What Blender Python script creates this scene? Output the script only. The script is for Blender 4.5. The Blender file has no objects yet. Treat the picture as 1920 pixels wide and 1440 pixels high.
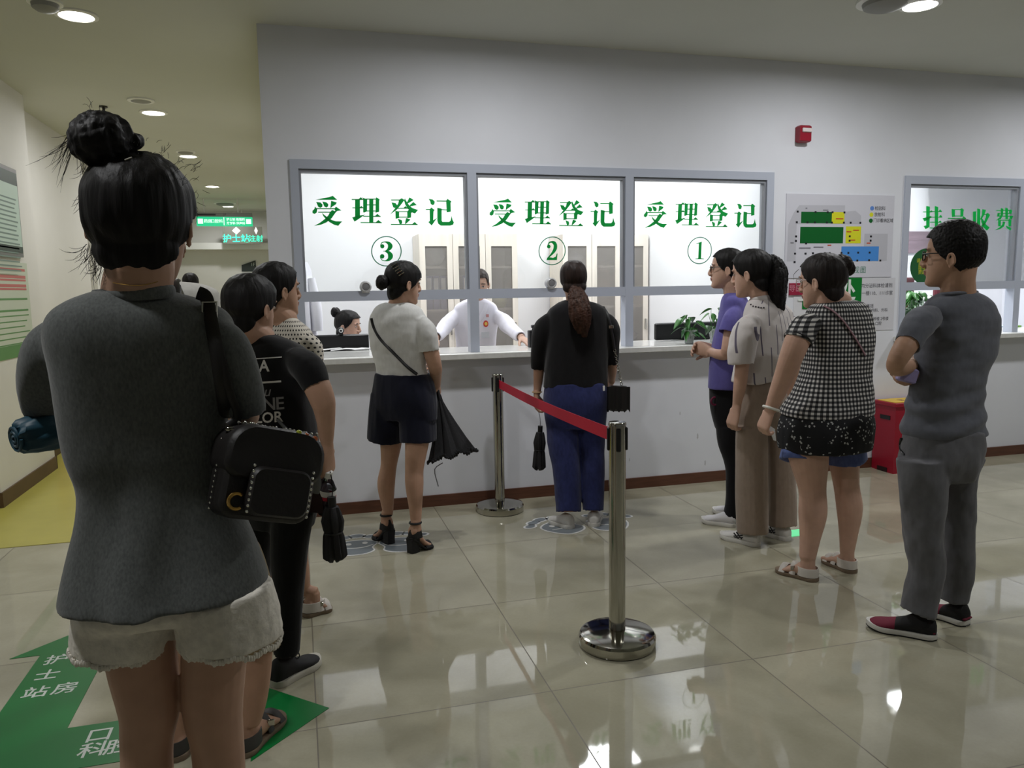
import bpy, bmesh, math, random
from math import sin, cos, pi, sqrt, atan2, radians
from mathutils import Vector, Matrix, noise
from mathutils.bvhtree import BVHTree
random.seed(7)
S = bpy.context.scene
COL = S.collection
# ------------------------------------------------------------------ camera
FPX, YAW, PITCH, ROLL = 1451.5, .26785, .12228, -.015667
CAM = Vector((0, -4.8975, 1.4041))
fw = Vector((sin(YAW)*cos(PITCH), cos(YAW)*cos(PITCH), -sin(PITCH)))
r0 = Vector((cos(YAW), -sin(YAW), 0)); u0 = r0.cross(fw)
rt = cos(ROLL)*r0 + sin(ROLL)*u0
up = -sin(ROLL)*r0 + cos(ROLL)*u0
fh = Vector((sin(YAW), cos(YAW), 0))
cd = bpy.data.cameras.new('camera'); cam = bpy.data.objects.new('camera', cd); COL.objects.link(cam)
cd.sensor_width = 36; cd.lens = FPX/1920*36; cd.clip_start = .05; cd.clip_end = 60
M3 = Matrix((rt, up, -fw)).transposed()
cam.matrix_world = Matrix.Translation(CAM) @ M3.to_4x4()
S.camera = cam
# ------------------------------------------------------------------ world, view
w = bpy.data.worlds.new('world'); S.world = w; w.use_nodes = True
w.node_tree.nodes['Background'].inputs[0].default_value = (.5, .52, .5, 1)
w.node_tree.nodes['Background'].inputs[1].default_value = .10
S.view_settings.view_transform = 'Standard'; S.view_settings.look = 'None'
S.view_settings.exposure = 0.0; S.view_settings.gamma = 1; S.view_settings.use_curve_mapping = False
S.cycles.use_denoising = True
S.cycles.max_bounces = 8; S.cycles.transparent_max_bounces = 16
S.cycles.sample_clamp_indirect = 6
HALL_W = 20.0      # watts of one hall downlight
CORR_W = 15.5      # corridor downlight
OFFICE_W = 25.0    # one office ceiling panel
# ------------------------------------------------------------------ pixel helpers (points of the 1920x1440 photograph)
def ray(x, y): return fw*FPX + rt*(x-960) + up*(720-y)
def at_z(x, y, z=0.):
    d = ray(x, y); return CAM + d*((z-CAM.z)/d.z)
def at_y(x, y, Y):
    d = ray(x, y); return CAM + d*((Y-CAM.y)/d.y)
def at_x(x, y, X):
    d = ray(x, y); return CAM + d*((X-CAM.x)/d.x)
def at_d(x, y, D):
    d = ray(x, y); return CAM + d*(D/d.dot(fh))
# ------------------------------------------------------------------ materials
def lin(c): return tuple(((v/255)/12.92 if v/255 <= .04045 else ((v/255+.055)/1.055)**2.4) for v in c)
MATS = {}
def mat(name, rgb, rough=.6, metal=0., noise_amt=.0, nscale=8., bump=0., bscale=30., bdist=.004, stretch=(1,1,1), emit=0., trans=0., ior=1.45, spec=.5, sheen=0., coat=0.):
    if name in MATS: return MATS[name]
    m = bpy.data.materials.new(name); m.use_nodes = True; MATS[name] = m
    nt = m.node_tree; b = nt.nodes['Principled BSDF']
    c = lin(rgb)+(1,)
    b.inputs['Base Color'].default_value = c; b.inputs['Roughness'].default_value = rough
    b.inputs['Metallic'].default_value = metal; b.inputs['Transmission Weight'].default_value = trans
    b.inputs['IOR'].default_value = ior; b.inputs['Specular IOR Level'].default_value = spec
    b.inputs['Sheen Weight'].default_value = sheen; b.inputs['Coat Weight'].default_value = coat
    if emit:
        b.inputs['Emission Color'].default_value = c; b.inputs['Emission Strength'].default_value = emit
    if noise_amt or bump:
        tc = nt.nodes.new('ShaderNodeTexCoord'); mp = nt.nodes.new('ShaderNodeMapping'); mp.inputs['Scale'].default_value = stretch
        nt.links.new(tc.outputs['Object'], mp.inputs[0])
    if noise_amt:
        n = nt.nodes.new('ShaderNodeTexNoise'); n.inputs['Scale'].default_value = nscale; n.inputs['Detail'].default_value = 4
        r = nt.nodes.new('ShaderNodeValToRGB'); r.color_ramp.elements[0].position = .3; r.color_ramp.elements[1].position = .7
        r.color_ramp.elements[0].color = tuple(max(0, v*(1-noise_amt)) for v in c[:3])+(1,)
        r.color_ramp.elements[1].color = tuple(min(1, v*(1+noise_amt)) for v in c[:3])+(1,)
        nt.links.new(mp.outputs[0], n.inputs[0]); nt.links.new(n.outputs[0], r.inputs[0]); nt.links.new(r.outputs[0], b.inputs['Base Color'])
    if bump:
        n2 = nt.nodes.new('ShaderNodeTexNoise'); n2.inputs['Scale'].default_value = bscale; n2.inputs['Detail'].default_value = 3
        bp = nt.nodes.new('ShaderNodeBump'); bp.inputs['Strength'].default_value = bump; bp.inputs['Distance'].default_value = bdist
        nt.links.new(mp.outputs[0], n2.inputs[0]); nt.links.new(n2.outputs[0], bp.inputs['Height']); nt.links.new(bp.outputs[0], b.inputs['Normal'])
    return m
def cloth(name, rgb, rough=.9, heather=.06, wr=.35):
    return mat(name, rgb, rough, noise_amt=heather, nscale=60, bump=wr, bscale=14, bdist=.012, stretch=(1, 1, .55), spec=.2, sheen=.15)
def nodes_of(m): return m.node_tree, m.node_tree.nodes['Principled BSDF']
def mth(nt, op, a, b=None, c=None):
    n = nt.nodes.new('ShaderNodeMath'); n.operation = op
    for i, v in enumerate((a, b, c)):
        if v is None: continue
        if isinstance(v, (int, float)): n.inputs[i].default_value = v
        else: nt.links.new(v, n.inputs[i])
    return n.outputs[0]
def mixc(nt, f, a, b):
    n = nt.nodes.new('ShaderNodeMix'); n.data_type = 'RGBA'
    if isinstance(f, (int, float)): n.inputs[0].default_value = f
    else: nt.links.new(f, n.inputs[0])
    for i, v in ((6, a), (7, b)):
        if isinstance(v, tuple): n.inputs[i].default_value = v if len(v) == 4 else v+(1,)
        else: nt.links.new(v, n.inputs[i])
    return n.outputs[2]
def glass_mat(name, tint=(1, 1, 1), refl=1.0):
    m = bpy.data.materials.new(name); m.use_nodes = True; nt = m.node_tree; MATS[name] = m
    nt.nodes.remove(nt.nodes['Principled BSDF']); out = nt.nodes['Material Output']
    t = nt.nodes.new('ShaderNodeBsdfTransparent'); t.inputs[0].default_value = tint+(1,)
    g = nt.nodes.new('ShaderNodeBsdfGlossy'); g.inputs['Roughness'].default_value = .02
    f = nt.nodes.new('ShaderNodeFresnel'); f.inputs[0].default_value = 1.45
    mx = nt.nodes.new('ShaderNodeMixShader'); nt.links.new(mth(nt, 'MULTIPLY', f.outputs[0], refl), mx.inputs[0])
    nt.links.new(t.outputs[0], mx.inputs[1]); nt.links.new(g.outputs[0], mx.inputs[2]); nt.links.new(mx.outputs[0], out.inputs[0])
    return m
# ------------------------------------------------------------------ mesh builder
def cr(pts, n=4):
    """Catmull-Rom through tuples / Vectors of any length."""
    if len(pts) < 3 or n < 2: return [tuple(p) for p in pts]
    out = []; P = [tuple(p) for p in pts]; L = len(P)
    for i in range(L-1):
        a, b, c, d = P[max(i-1, 0)], P[i], P[i+1], P[min(i+2, L-1)]
        for k in range(n):
            t = k/n
            out.append(tuple(.5*((2*b[j])+(c[j]-a[j])*t+(2*a[j]-5*b[j]+4*c[j]-d[j])*t*t+(3*b[j]-a[j]-3*c[j]+d[j])*t**3) for j in range(len(b))))
    out.append(P[-1]); return out
class B:
    def __init__(s): s.v = []; s.f = []; s.mi = []; s.m = 0
    def face(s, idx): s.f.append(tuple(idx)); s.mi.append(s.m)
    def box(s, c, sz, M=None, bev=0):
        x, y, z = (v/2 for v in sz); o = len(s.v)
        if bev:
            b = min(bev, x*.9, y*.9, z*.9)
            rings = []
            for zz, ins in ((-z, b), (-z+b, 0), (z-b, 0), (z, b)):
                ring = []
                for sx, sy in ((1, 1), (-1, 1), (-1, -1), (1, -1)):
                    for q in ((0, 1) if (sx*sy > 0) else (1, 0)):
                        px = sx*(x-ins-(b*.7 if q == 1 else 0)); py = sy*(y-ins-(b*.7 if q == 0 else 0))
                        ring.append(Vector((px, py, zz)))
                rings.append(ring)
            for r in rings:
                r.sort(key=lambda p: atan2(p.y/y, p.x/x))
            rings = [[(M @ p if M else p)+Vector(c) for p in r] for r in rings]
            s.loft(rings); return s
        for p in ((-x, -y, -z), (x, -y, -z), (x, y, -z), (-x, y, -z), (-x, -y, z), (x, -y, z), (x, y, z), (-x, y, z)):
            p = Vector(p); s.v.append((M @ p if M else p)+Vector(c))
        for f in ((0, 3, 2, 1), (4, 5, 6, 7), (0, 1, 5, 4), (1, 2, 6, 5), (2, 3, 7, 6), (3, 0, 4, 7)): s.face([o+i for i in f])
        return s
    def span(s, a, b): return s.box([(a[i]+b[i])/2 for i in range(3)], [abs(b[i]-a[i]) for i in range(3)])
    def loft(s, rings, cap0=True, cap1=True, closed=True):
        o = len(s.v); n = len(rings[0])
        for r in rings: s.v.extend(Vector(p) for p in r)
        for i in range(len(rings)-1):
            for j in range(n if closed else n-1):
                k = (j+1) % n
                s.face((o+i*n+j, o+i*n+k, o+(i+1)*n+k, o+(i+1)*n+j))
        if cap0: s.face([o+j for j in range(n)][::-1])
        if cap1: s.face([o+(len(rings)-1)*n+j for j in range(n)])
        return s
    def tube(s, pts, rad, n=12, flat=None, smooth=1, caps=True, upv=None):
        """pts: Vectors; rad: number or list; flat: (scale along the side vector, scale along the up vector)."""
        rad = [rad]*len(pts) if isinstance(rad, (int, float)) else list(rad)
        q = cr([tuple(p)+(r,) for p, r in zip(pts, rad)], smooth)
        P = [Vector(p[:3]) for p in q]; R_ = [p[3] for p in q]
        nrm = None; rings = []
        for i, p in enumerate(P):
            t = (P[min(i+1, len(P)-1)]-P[max(i-1, 0)])
            t = t.normalized() if t.length > 1e-9 else Vector((0, 0, 1))
            if nrm is None:
                a = Vector(upv) if upv else (Vector((0, 0, 1)) if abs(t.z) < .9 else Vector((0, 1, 0)))
                nrm = (a - t*a.dot(t)).normalized()
            else: nrm = (nrm - t*nrm.dot(t)).normalized()
            b = t.cross(nrm); fx, fy = flat or (1, 1)
            rings.append([p + b*(cos(2*pi*k/n)*R_[i]*fx) + nrm*(sin(2*pi*k/n)*R_[i]*fy) for k in range(n)])
        return s.loft(rings, caps, caps)
    def ell(s, c, r, M=None, nu=20, nv=12):
        rings = []
        for i in range(1, nv):
            a = -pi/2+pi*i/nv
            ring = []
            for j in range(nu):
                p = Vector((r[0]*cos(a)*cos(2*pi*j/nu), r[1]*cos(a)*sin(2*pi*j/nu), r[2]*sin(a)))
                ring.append((M @ p if M else p)+Vector(c))
            rings.append(ring)
        return s.loft(rings)
    def lathe(s, prof, c=(0, 0, 0), n=32, cap=True):
        return s.loft([[Vector((r*cos(2*pi*k/n), r*sin(2*pi*k/n), z))+Vector(c) for k in range(n)] for r, z in prof], cap, cap)
    def disc(s, c, r, M=None, n=24):
        o = len(s.v)
        for k in range(n):
            p = Vector((r*cos(2*pi*k/n), r*sin(2*pi*k/n), 0)); s.v.append((M @ p if M else p)+Vector(c))
        s.face(range(o, o+n)); return s
    def poly(s, pts):
        o = len(s.v); s.v.extend(Vector(p) for p in pts); s.face(range(o, o+len(pts))); return s
    def prism(s, pts, off):
        o = len(s.v); n = len(pts); off = Vector(off)
        s.v.extend(Vector(p) for p in pts); s.v.extend(Vector(p)+off for p in pts)
        s.face(range(o, o+n)); s.face([o+n+i for i in range(n)][::-1])
        for i in range(n): j = (i+1) % n; s.face((o+i, o+n+i, o+n+j, o+j))
        return s
    def torus(s, c, R_, r, M=None, n=24, m=8, a0=0, a1=2*pi):
        full = abs(a1-a0-2*pi) < 1e-6; rings = []
        for i in range(n + (0 if full else 1)):
            a = a0+(a1-a0)*i/n; ring = []
            for j in range(m):
                b = 2*pi*j/m; p = Vector(((R_+r*cos(b))*cos(a), (R_+r*cos(b))*sin(a), r*sin(b)))
                ring.append((M @ p if M else p)+Vector(c))
            rings.append(ring)
        if full: rings.append(rings[0])
        return s.loft(rings, not full, not full)
    def add(s, o, M=None):
        k = len(s.v); s.v.extend((M @ v if M else v.copy()) for v in o.v)
        for f, m in zip(o.f, o.mi): s.f.append(tuple(i+k for i in f)); s.mi.append(m)
        return s
    def mesh(s, name, org=(0, 0, 0)):
        me = bpy.data.meshes.new(name); org = Vector(org)
        me.from_pydata([tuple(v-org) for v in s.v], [], s.f)
        me.polygons.foreach_set('material_index', s.mi); me.update(); return me
def fix_normals(me):
    bm = bmesh.new(); bm.from_mesh(me); bmesh.ops.recalc_face_normals(bm, faces=bm.faces); bm.to_mesh(me); bm.free()
def root_loc(o):
    while o.parent: o = o.parent
    return o.location
def obj(name, b, mats, parent=None, smooth=True, loc=None, recalc=True, angle=40):
    """link builder b (world coordinates) as ONE mesh object."""
    org = root_loc(parent) if parent else Vector(loc or (0, 0, 0))
    me = b.mesh(name, org) if isinstance(b, B) else b
    if recalc and isinstance(b, B): fix_normals(me)
    for m in (mats if isinstance(mats, (list, tuple)) else [mats]): me.materials.append(m)
    if smooth:
        me.polygons.foreach_set('use_smooth', [True]*len(me.polygons))
        if angle < 180: me.set_sharp_from_angle(angle=radians(angle))
    o = bpy.data.objects.new(name, me); COL.objects.link(o)
    if parent: o.parent = parent
    else: o.location = org
    return o
def tag(o, label=None, cat=None, group=None, kind=None):
    if label: o['label'] = label
    if cat: o['category'] = cat
    if group: o['group'] = group
    if kind: o['kind'] = kind
    return o
def empty(name, loc, label=None, cat=None, group=None, kind=None):
    o = bpy.data.objects.new(name, None); COL.objects.link(o); o.location = loc; o.empty_display_size = .1
    return tag(o, label, cat, group, kind)
def struct(name, b, m, parent=None, **k):
    o = obj(name, b, m, parent, **k)
    if not parent: o['kind'] = 'structure'
    return o
DG = bpy.context.evaluated_depsgraph_get
def remesh(b, voxel, smooth=3, org=(0, 0, 0), name='m'):
    me = b.mesh(name, org); fix_normals(me)
    o = bpy.data.objects.new('tmp', me); COL.objects.link(o)
    md = o.modifiers.new('r', 'REMESH'); md.mode = 'VOXEL'; md.voxel_size = voxel
    if smooth:
        sm = o.modifiers.new('s', 'SMOOTH'); sm.factor = .5; sm.iterations = smooth
    dg = DG(); dg.update(); out = bpy.data.meshes.new_from_object(o.evaluated_get(dg))
    bpy.data.objects.remove(o); bpy.data.meshes.remove(me); out.name = name
    out.materials.clear(); return out
def displace(me, fn):
    """move every vertex along its normal by fn(co)."""
    ns = [v.normal.copy() for v in me.vertices]
    for v, n in zip(me.vertices, ns): v.co += n*fn(v.co)
    me.update()
def subdivided(me, cuts):
    bm = bmesh.new(); bm.from_mesh(me); bmesh.ops.triangulate(bm, faces=bm.faces)
    for _ in range(cuts):
        ed = [e for e in bm.edges if e.calc_length() > .012]
        if ed: bmesh.ops.subdivide_edges(bm, edges=ed, cuts=1)
        bmesh.ops.triangulate(bm, faces=bm.faces)
    bm.to_mesh(me); bm.free(); return me
_tx = {}
def text_b(body, size=1., extrude=0., align='CENTER', offset=0., spacing=1., shear=0.):
    """lettering as a builder in its own xy plane, centred."""
    cu = bpy.data.curves.new('t', 'FONT'); cu.body = body; cu.size = size; cu.extrude = extrude; cu.align_x = align; cu.align_y = 'CENTER'
    cu.offset = offset; cu.space_character = spacing; cu.resolution_u = 3; cu.shear = shear
    o = bpy.data.objects.new('t', cu); COL.objects.link(o); dg = DG(); dg.update()
    me = bpy.data.meshes.new_from_object(o.evaluated_get(dg)); b = B()
    b.v = [v.co.copy() for v in me.vertices]; b.f = [tuple(p.vertices) for p in me.polygons]; b.mi = [0]*len(b.f)
    bpy.data.objects.remove(o); bpy.data.curves.remove(cu); bpy.data.meshes.remove(me); return b
def plane_M(o, xd, yd):
    xd = Vector(xd).normalized(); yd = Vector(yd).normalized(); zd = xd.cross(yd)
    return Matrix.Translation(Vector(o)) @ Matrix((xd, yd, zd)).transposed().to_4x4()
# ================================================================== SETTING
CEIL = 2.945
WALLP = mat('wall_paint', (222, 224, 231), .75, noise_amt=.02, nscale=3, bump=.04, bscale=120, bdist=.001)
CORRP = mat('corridor_paint', (218, 216, 210), .75, noise_amt=.02, nscale=3)
OFFP = mat('office_paint', (238, 239, 242), .7)
CEILM = mat('ceiling_paint', (204, 205, 195), .85, noise_amt=.015, nscale=2)
BROWN = mat('baseboard_wood', (92, 58, 42), .45, noise_amt=.2, nscale=6, stretch=(1, 12, 12))
FRAME = mat('window_frame_aluminium', (180, 186, 200), .38)
GLASS = glass_mat('window_glass', (.98, .99, .985), .75)
def vinyl(name, rgb):
    m = bpy.data.materials.new(name); m.use_nodes = True; nt, b = nodes_of(m); b.inputs['Base Color'].default_value = lin(rgb)+(1,); b.inputs['Roughness'].default_value = .5
    t = nt.nodes.new('ShaderNodeBsdfTranslucent'); t.inputs[0].default_value = lin(rgb)+(1,); mx = nt.nodes.new('ShaderNodeMixShader'); mx.inputs[0].default_value = .5
    nt.links.new(b.outputs[0], mx.inputs[1]); nt.links.new(t.outputs[0], mx.inputs[2]); nt.links.new(mx.outputs[0], nt.nodes['Material Output'].inputs[0]); return m
GREEN = vinyl('green_vinyl', (0, 150, 60)); DARKGREEN = vinyl('dark_green_vinyl', (40, 124, 92))
STEEL = mat('polished_steel', (176, 174, 166), .10, metal=1)
BLACKP = mat('black_plastic', (20, 20, 22), .4)
WHITEP = mat('white_plastic', (228, 228, 226), .4)
# floor tile: 0.8 m polished tiles
def floor_mat():
    m = bpy.data.materials.new('polished_floor_tile'); m.use_nodes = True; nt, b = nodes_of(m)
    tc = nt.nodes.new('ShaderNodeTexCoord'); sx = nt.nodes.new('ShaderNodeSeparateXYZ'); nt.links.new(tc.outputs['Object'], sx.inputs[0])
    g = None; cells = []
    for i, off in ((0, -.0031), (1, -2.4546)):
        t = mth(nt, 'DIVIDE', mth(nt, 'SUBTRACT', sx.outputs[i], off), .8)
        cells.append(mth(nt, 'FLOOR', t))
        fr = mth(nt, 'FRACT', t); d = mth(nt, 'MINIMUM', fr, mth(nt, 'SUBTRACT', 1., fr))
        line = mth(nt, 'LESS_THAN', d, .0028)
        g = line if g is None else mth(nt, 'MAXIMUM', g, line)
    cx = nt.nodes.new('ShaderNodeCombineXYZ'); nt.links.new(cells[0], cx.inputs[0]); nt.links.new(cells[1], cx.inputs[1])
    wn = nt.nodes.new('ShaderNodeTexWhiteNoise'); nt.links.new(cx.outputs[0], wn.inputs[0])
    n1 = nt.nodes.new('ShaderNodeTexNoise'); n1.inputs['Scale'].default_value = 3.2; n1.inputs['Detail'].default_value = 8; n1.inputs['Distortion'].default_value = .6
    va = nt.nodes.new('ShaderNodeVectorMath'); nt.links.new(tc.outputs['Object'], va.inputs[0])
    sc = nt.nodes.new('ShaderNodeVectorMath'); sc.operation = 'SCALE'; nt.links.new(wn.outputs['Color'], sc.inputs[0]); sc.inputs['Scale'].default_value = 7
    nt.links.new(sc.outputs[0], va.inputs[1]); nt.links.new(va.outputs[0], n1.inputs[0])
    r = nt.nodes.new('ShaderNodeValToRGB'); r.color_ramp.elements[0].position = .3; r.color_ramp.elements[1].position = .72
    r.color_ramp.elements[0].color = lin((155, 151, 130))+(1,); r.color_ramp.elements[1].color = lin((175, 171, 151))+(1,)
    nt.links.new(n1.outputs[0], r.inputs[0])
    n2 = nt.nodes.new('ShaderNodeTexNoise'); n2.inputs['Scale'].default_value = 90; n2.inputs['Detail'].default_value = 3; nt.links.new(tc.outputs['Object'], n2.inputs[0])
    f2 = mth(nt, 'ADD', .94, mth(nt, 'MULTIPLY', n2.outputs[0], .12))
    hs = nt.nodes.new('ShaderNodeHueSaturation'); nt.links.new(f2, hs.inputs['Value']); nt.links.new(r.outputs[0], hs.inputs['Color'])
    c = mixc(nt, g, hs.outputs[0], lin((108, 101, 86)))
    nt.links.new(c, b.inputs['Base Color'])
    b.inputs['IOR'].default_value = 1.62
    nt.links.new(mth(nt, 'ADD', .035, mth(nt, 'MULTIPLY', g, .4)), b.inputs['Roughness'])
    bp = nt.nodes.new('ShaderNodeBump'); bp.inputs['Strength'].default_value = .006; bp.inputs['Distance'].default_value = .01
    n3 = nt.nodes.new('ShaderNodeTexNoise'); n3.inputs['Scale'].default_value = 5; nt.links.new(tc.outputs['Object'], n3.inputs[0])
    nt.links.new(n3.outputs[0], bp.inputs['Height']); nt.links.new(bp.outputs[0], b.inputs['Normal'])
    return m
FLOORM = floor_mat()
struct('floor', B().span((-6, -9, -.1), (8, 11.2, 0)), FLOORM)
YELLOW = mat('yellow_vinyl_floor', (180, 172, 82), .28, noise_amt=.05, nscale=5)
struct('floor_corridor', B().span((-6, -.072, 0), (-.155, 11, .003)), YELLOW)
struct('ceiling', B().span((-6, -9, CEIL), (8, 11.2, CEIL+.1)), CEILM)
# front wall with its two window openings
W1 = (0.0, 3.275, .96, 2.184); W2 = (4.396, 6.6, .96, 2.188)
b = B()
b.span((-.15, 0, 0), (8, .15, .96)); b.span((-.15, 0, 2.186), (8, .15, CEIL))
b.span((-.15, 0, .96), (W1[0], .15, 2.186)); b.span((W1[1], 0, .96), (W2[0], .15, 2.186)); b.span((W2[1], 0, .96), (8, .15, 2.186))
struct('wall_front', b, WALLP, smooth=False)
b = B().span((-.15, .15, 0), (0, 11, CEIL)); struct('wall_corridor_right', b, CORRP, smooth=False)
b = B().span((-6, .88, 0), (-1.965, 2.08, CEIL)); b.span((-6, 2.08, 0), (-2.12, 11, CEIL)); b.span((-2.12, 4.4, 0), (-2.06, 4.75, CEIL))
struct('wall_left', b, CORRP, smooth=False)
b = B().span((-2.2, 11, 0), (0, 11.2, CEIL)); struct('wall_corridor_end', b, CORRP, smooth=False)
struct('wall_back', B().span((-6, -9.15, 0), (8, -9, CEIL)), WALLP)
struct('wall_right', B().span((8, -9, 0), (8.15, 2.6, CEIL)), WALLP)
struct('wall_hall_left', B().span((-6.15, -9, 0), (-6, .88, CEIL)), WALLP)
struct('wall_office_back', B().span((0, 2.4, 0), (8, 2.55, CEIL)), OFFP)
struct('wall_office_partition', B().span((3.29, .15, 0), (3.39, 2.4, CEIL)), OFFP)
struct('floor_office', B().span((0, .15, 0), (8, 2.4, .004)), mat('office_floor', (150, 146, 136), .4))
b = B(); b.span((-.162, -.012, 0), (8, 0, .075)); b.span((-.162, 0, 0), (-.15, .6, .075)); struct('baseboard_front', b, BROWN, smooth=False)
b = B(); b.span((-6, .868, 0), (-1.953, .88, .105)); b.span((-1.965, .88, 0), (-1.953, 2.092, .105)); b.span((-2.12, 2.08, 0), (-1.953, 2.092, .105)); b.span((-2.12, 2.092, 0), (-2.108, 4.4, .105))
struct('baseboard_left', b, mat('baseboard_brown', (88, 66, 44), .5, noise_amt=.15, nscale=5), smooth=False)
# counter slab in front of and behind the windows
STONE = mat('counter_stone', (212, 212, 208), .16, noise_amt=.05, nscale=40)
b = B(); b.span((.002, -.002, .963), (3.273, .49, 1.001)); b.box((3.275/2, -.056, .982), (3.275+.09, .108, .038), bev=.004)
tag(obj('counter_top', b, STONE), 'long white stone counter top running under the three numbered windows', 'counter')
b = B(); b.span((4.398, -.002, .963), (6.598, .49, 1.001)); b.box(((4.396+6.6)/2, -.056, .982), (6.6-4.396+.09, .108, .038), bev=.004)
tag(obj('counter_top', b, STONE), 'white stone counter top under the fee window, at the right edge of the photo', 'counter')
# ---- window lettering, cut as heavy serif strokes (outlines in crop pixels)
G = {
'a': [[(110,158),(200,140),(270,128),(312,112),(365,158)],[(115,185),(165,192),(188,215),(185,240),(165,252),(140,240),(128,210)],[(190,180),(235,190),(257,210),(255,235),(235,248),(212,235),(203,210)],[(295,172),(358,190),(350,210),(310,235),(285,258),(290,225)],[(100,240),(125,270),(118,310),(95,325),(72,315),(72,290),(95,268)],[(118,260),(345,262),(345,270),(118,268)],[(335,265),(352,242),(415,285),(365,290),(330,325),(345,290)],[(140,303),(290,303),(290,311),(140,311)],[(280,310),(305,283),(355,300),(330,330),(300,375),(240,425),(170,455),(92,470),(160,435),(225,385),(262,345)],[(185,315),(215,345),(255,375),(300,402),(350,418),(425,418),(400,440),(378,468),(330,455),(270,420),(225,380),(200,350)]],
'b': [[(542,150),(690,150),(690,158),(542,158)],[(615,157),(650,128),(682,157)],[(583,155),(638,155),(638,352),(600,372),(583,372)],[(550,250),(690,251),(690,259),(550,258)],[(630,254),(657,233),(682,256)],[(548,370),(600,355),(700,335),(640,375),(575,418)],[(680,145),(665,128),(712,150),(725,145),(722,295),(685,312),(680,300)],[(712,145),(832,145),(832,154),(712,154)],[(830,150),(835,128),(876,155),(868,165),(868,300),(828,312)],[(720,215),(830,215),(830,223),(720,223)],[(720,288),(830,288),(830,296),(720,296)],[(752,150),(798,150),(798,430),(752,430)],[(680,352),(885,354),(885,362),(680,360)],[(815,357),(848,328),(887,360)],[(648,427),(900,429),(900,437),(648,435)],[(825,432),(860,402),(900,434)]],
'c': [[(1015,156),(1125,156),(1125,165),(1015,165)],[(1110,160),(1140,140),(1172,160),(1130,215),(1080,275),(1000,335),(1060,265),(1100,205)],[(1020,190),(1065,200),(1085,225),(1060,255),(1040,245),(1030,215)],[(1178,140),(1190,170),(1220,215),(1265,258),(1335,280),(1300,320),(1265,308),(1215,265),(1185,215),(1172,170)],[(1235,130),(1282,160),(1240,185),(1212,200),(1205,190),(1220,160)],[(1280,185),(1320,220),(1245,235),(1240,222)],[(1085,256),(1220,256),(1220,264),(1085,264)],[(1160,258),(1185,235),(1210,258)],[(1065,290),(1108,300),(1108,375),(1068,385)],[(1100,298),(1212,298),(1212,306),(1100,306)],[(1208,300),(1225,280),(1270,305),(1252,315),(1250,370),(1210,378)],[(1105,362),(1212,362),(1212,370),(1105,370)],[(1095,385),(1140,405),(1145,440),(1118,450),(1108,420)],[(1195,378),(1245,395),(1195,440),(1180,448),(1185,420)],[(1012,448),(1330,451),(1330,460),(1012,457)],[(1262,454),(1295,425),(1332,457)]],
'd': [[(1465,148),(1510,155),(1535,180),(1530,212),(1510,220),(1490,205),(1485,175)],[(1432,269),(1485,269),(1485,278),(1432,278)],[(1478,275),(1495,252),(1535,280),(1520,295),(1518,405),(1565,375),(1500,465),(1462,425),(1480,412)],[(1560,168),(1682,169),(1682,178),(1560,177)],[(1675,170),(1690,148),(1738,180),(1725,190),(1728,298),(1683,308)],[(1570,271),(1687,275),(1687,284),(1570,280)],[(1568,255),(1618,265),(1618,410),(1630,425),(1710,425),(1730,405),(1738,350),(1748,400),(1765,430),(1755,455),(1720,466),(1610,466),(1582,445),(1570,410)]]}
def stroke_b(b, pts, f):
    """variable-width stroke; pts (x, y, w) mapped through f(x, y)."""
    q = cr(pts, 6); L = []; R_ = []
    for i, p in enumerate(q):
        a, c = q[max(i-1, 0)], q[min(i+1, len(q)-1)]
        dx, dy = c[0]-a[0], c[1]-a[1]; l = math.hypot(dx, dy) or 1
        nx, ny = -dy/l*p[2]/2, dx/l*p[2]/2
        L.append(f(p[0]+nx, p[1]+ny)); R_.append(f(p[0]-nx, p[1]-ny))
    o = len(b.v); b.v.extend(L+R_); n = len(L)
    for i in range(n-1): b.face((o+i, o+i+1, o+n+i+1, o+n+i))
def disc_b(b, x, y, r, f, n=20):
    o = len(b.v); b.v.extend(f(x+r*cos(2*pi*k/n), y+r*sin(2*pi*k/n)) for k in range(n)); b.face(range(o, o+n))
PANE_Y = .03
def grown(pl, e):
    """polygon pushed outwards by e."""
    n = len(pl); A = sum(pl[i][0]*pl[(i+1) % n][1]-pl[(i+1) % n][0]*pl[i][1] for i in range(n)); sg = 1 if A > 0 else -1; out = []
    for i in range(n):
        (x0, y0), (x1, y1), (x2, y2) = pl[i-1], pl[i], pl[(i+1) % n]; m = []
        for ax, ay, bx, by in ((x0, y0, x1, y1), (x1, y1, x2, y2)):
            l = math.hypot(bx-ax, by-ay) or 1; m.append(((by-ay)/l*sg, -(bx-ax)/l*sg))
        nx, ny = m[0][0]+m[1][0], m[0][1]+m[1][1]; l = math.hypot(nx, ny) or 1; out.append((x1+nx/l*e, y1+ny/l*e))
    return out
def to_pane(y0=PANE_Y-.0022): return lambda x, y: Vector(at_y(575+x/6.4, 350+y/6.4, y0))
def pane_text():
    b = B(); f = to_pane()
    for k in 'abcd':
        for i, pl in enumerate(G[k]):
            o = Vector((0, -.00012*i, 0)); b.poly([f(*p)+o for p in grown(pl, 2.6)])
    return b
D3 = [[(884,712,6),(900,676,12),(940,663,14),(985,680,40),(1003,715,56),(985,750,38),(950,770,12),(920,774,9)],[(940,775,10),(985,792,40),(1006,832,60),(988,872,40),(945,889,13),(905,880,10),(882,850,6)]]
D2 = [(.10,.34,.05),(.20,.10,.08),(.45,.03,.10),(.70,.12,.24),(.77,.30,.30),(.66,.50,.22),(.42,.70,.12),(.12,.90,.05)]
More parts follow.
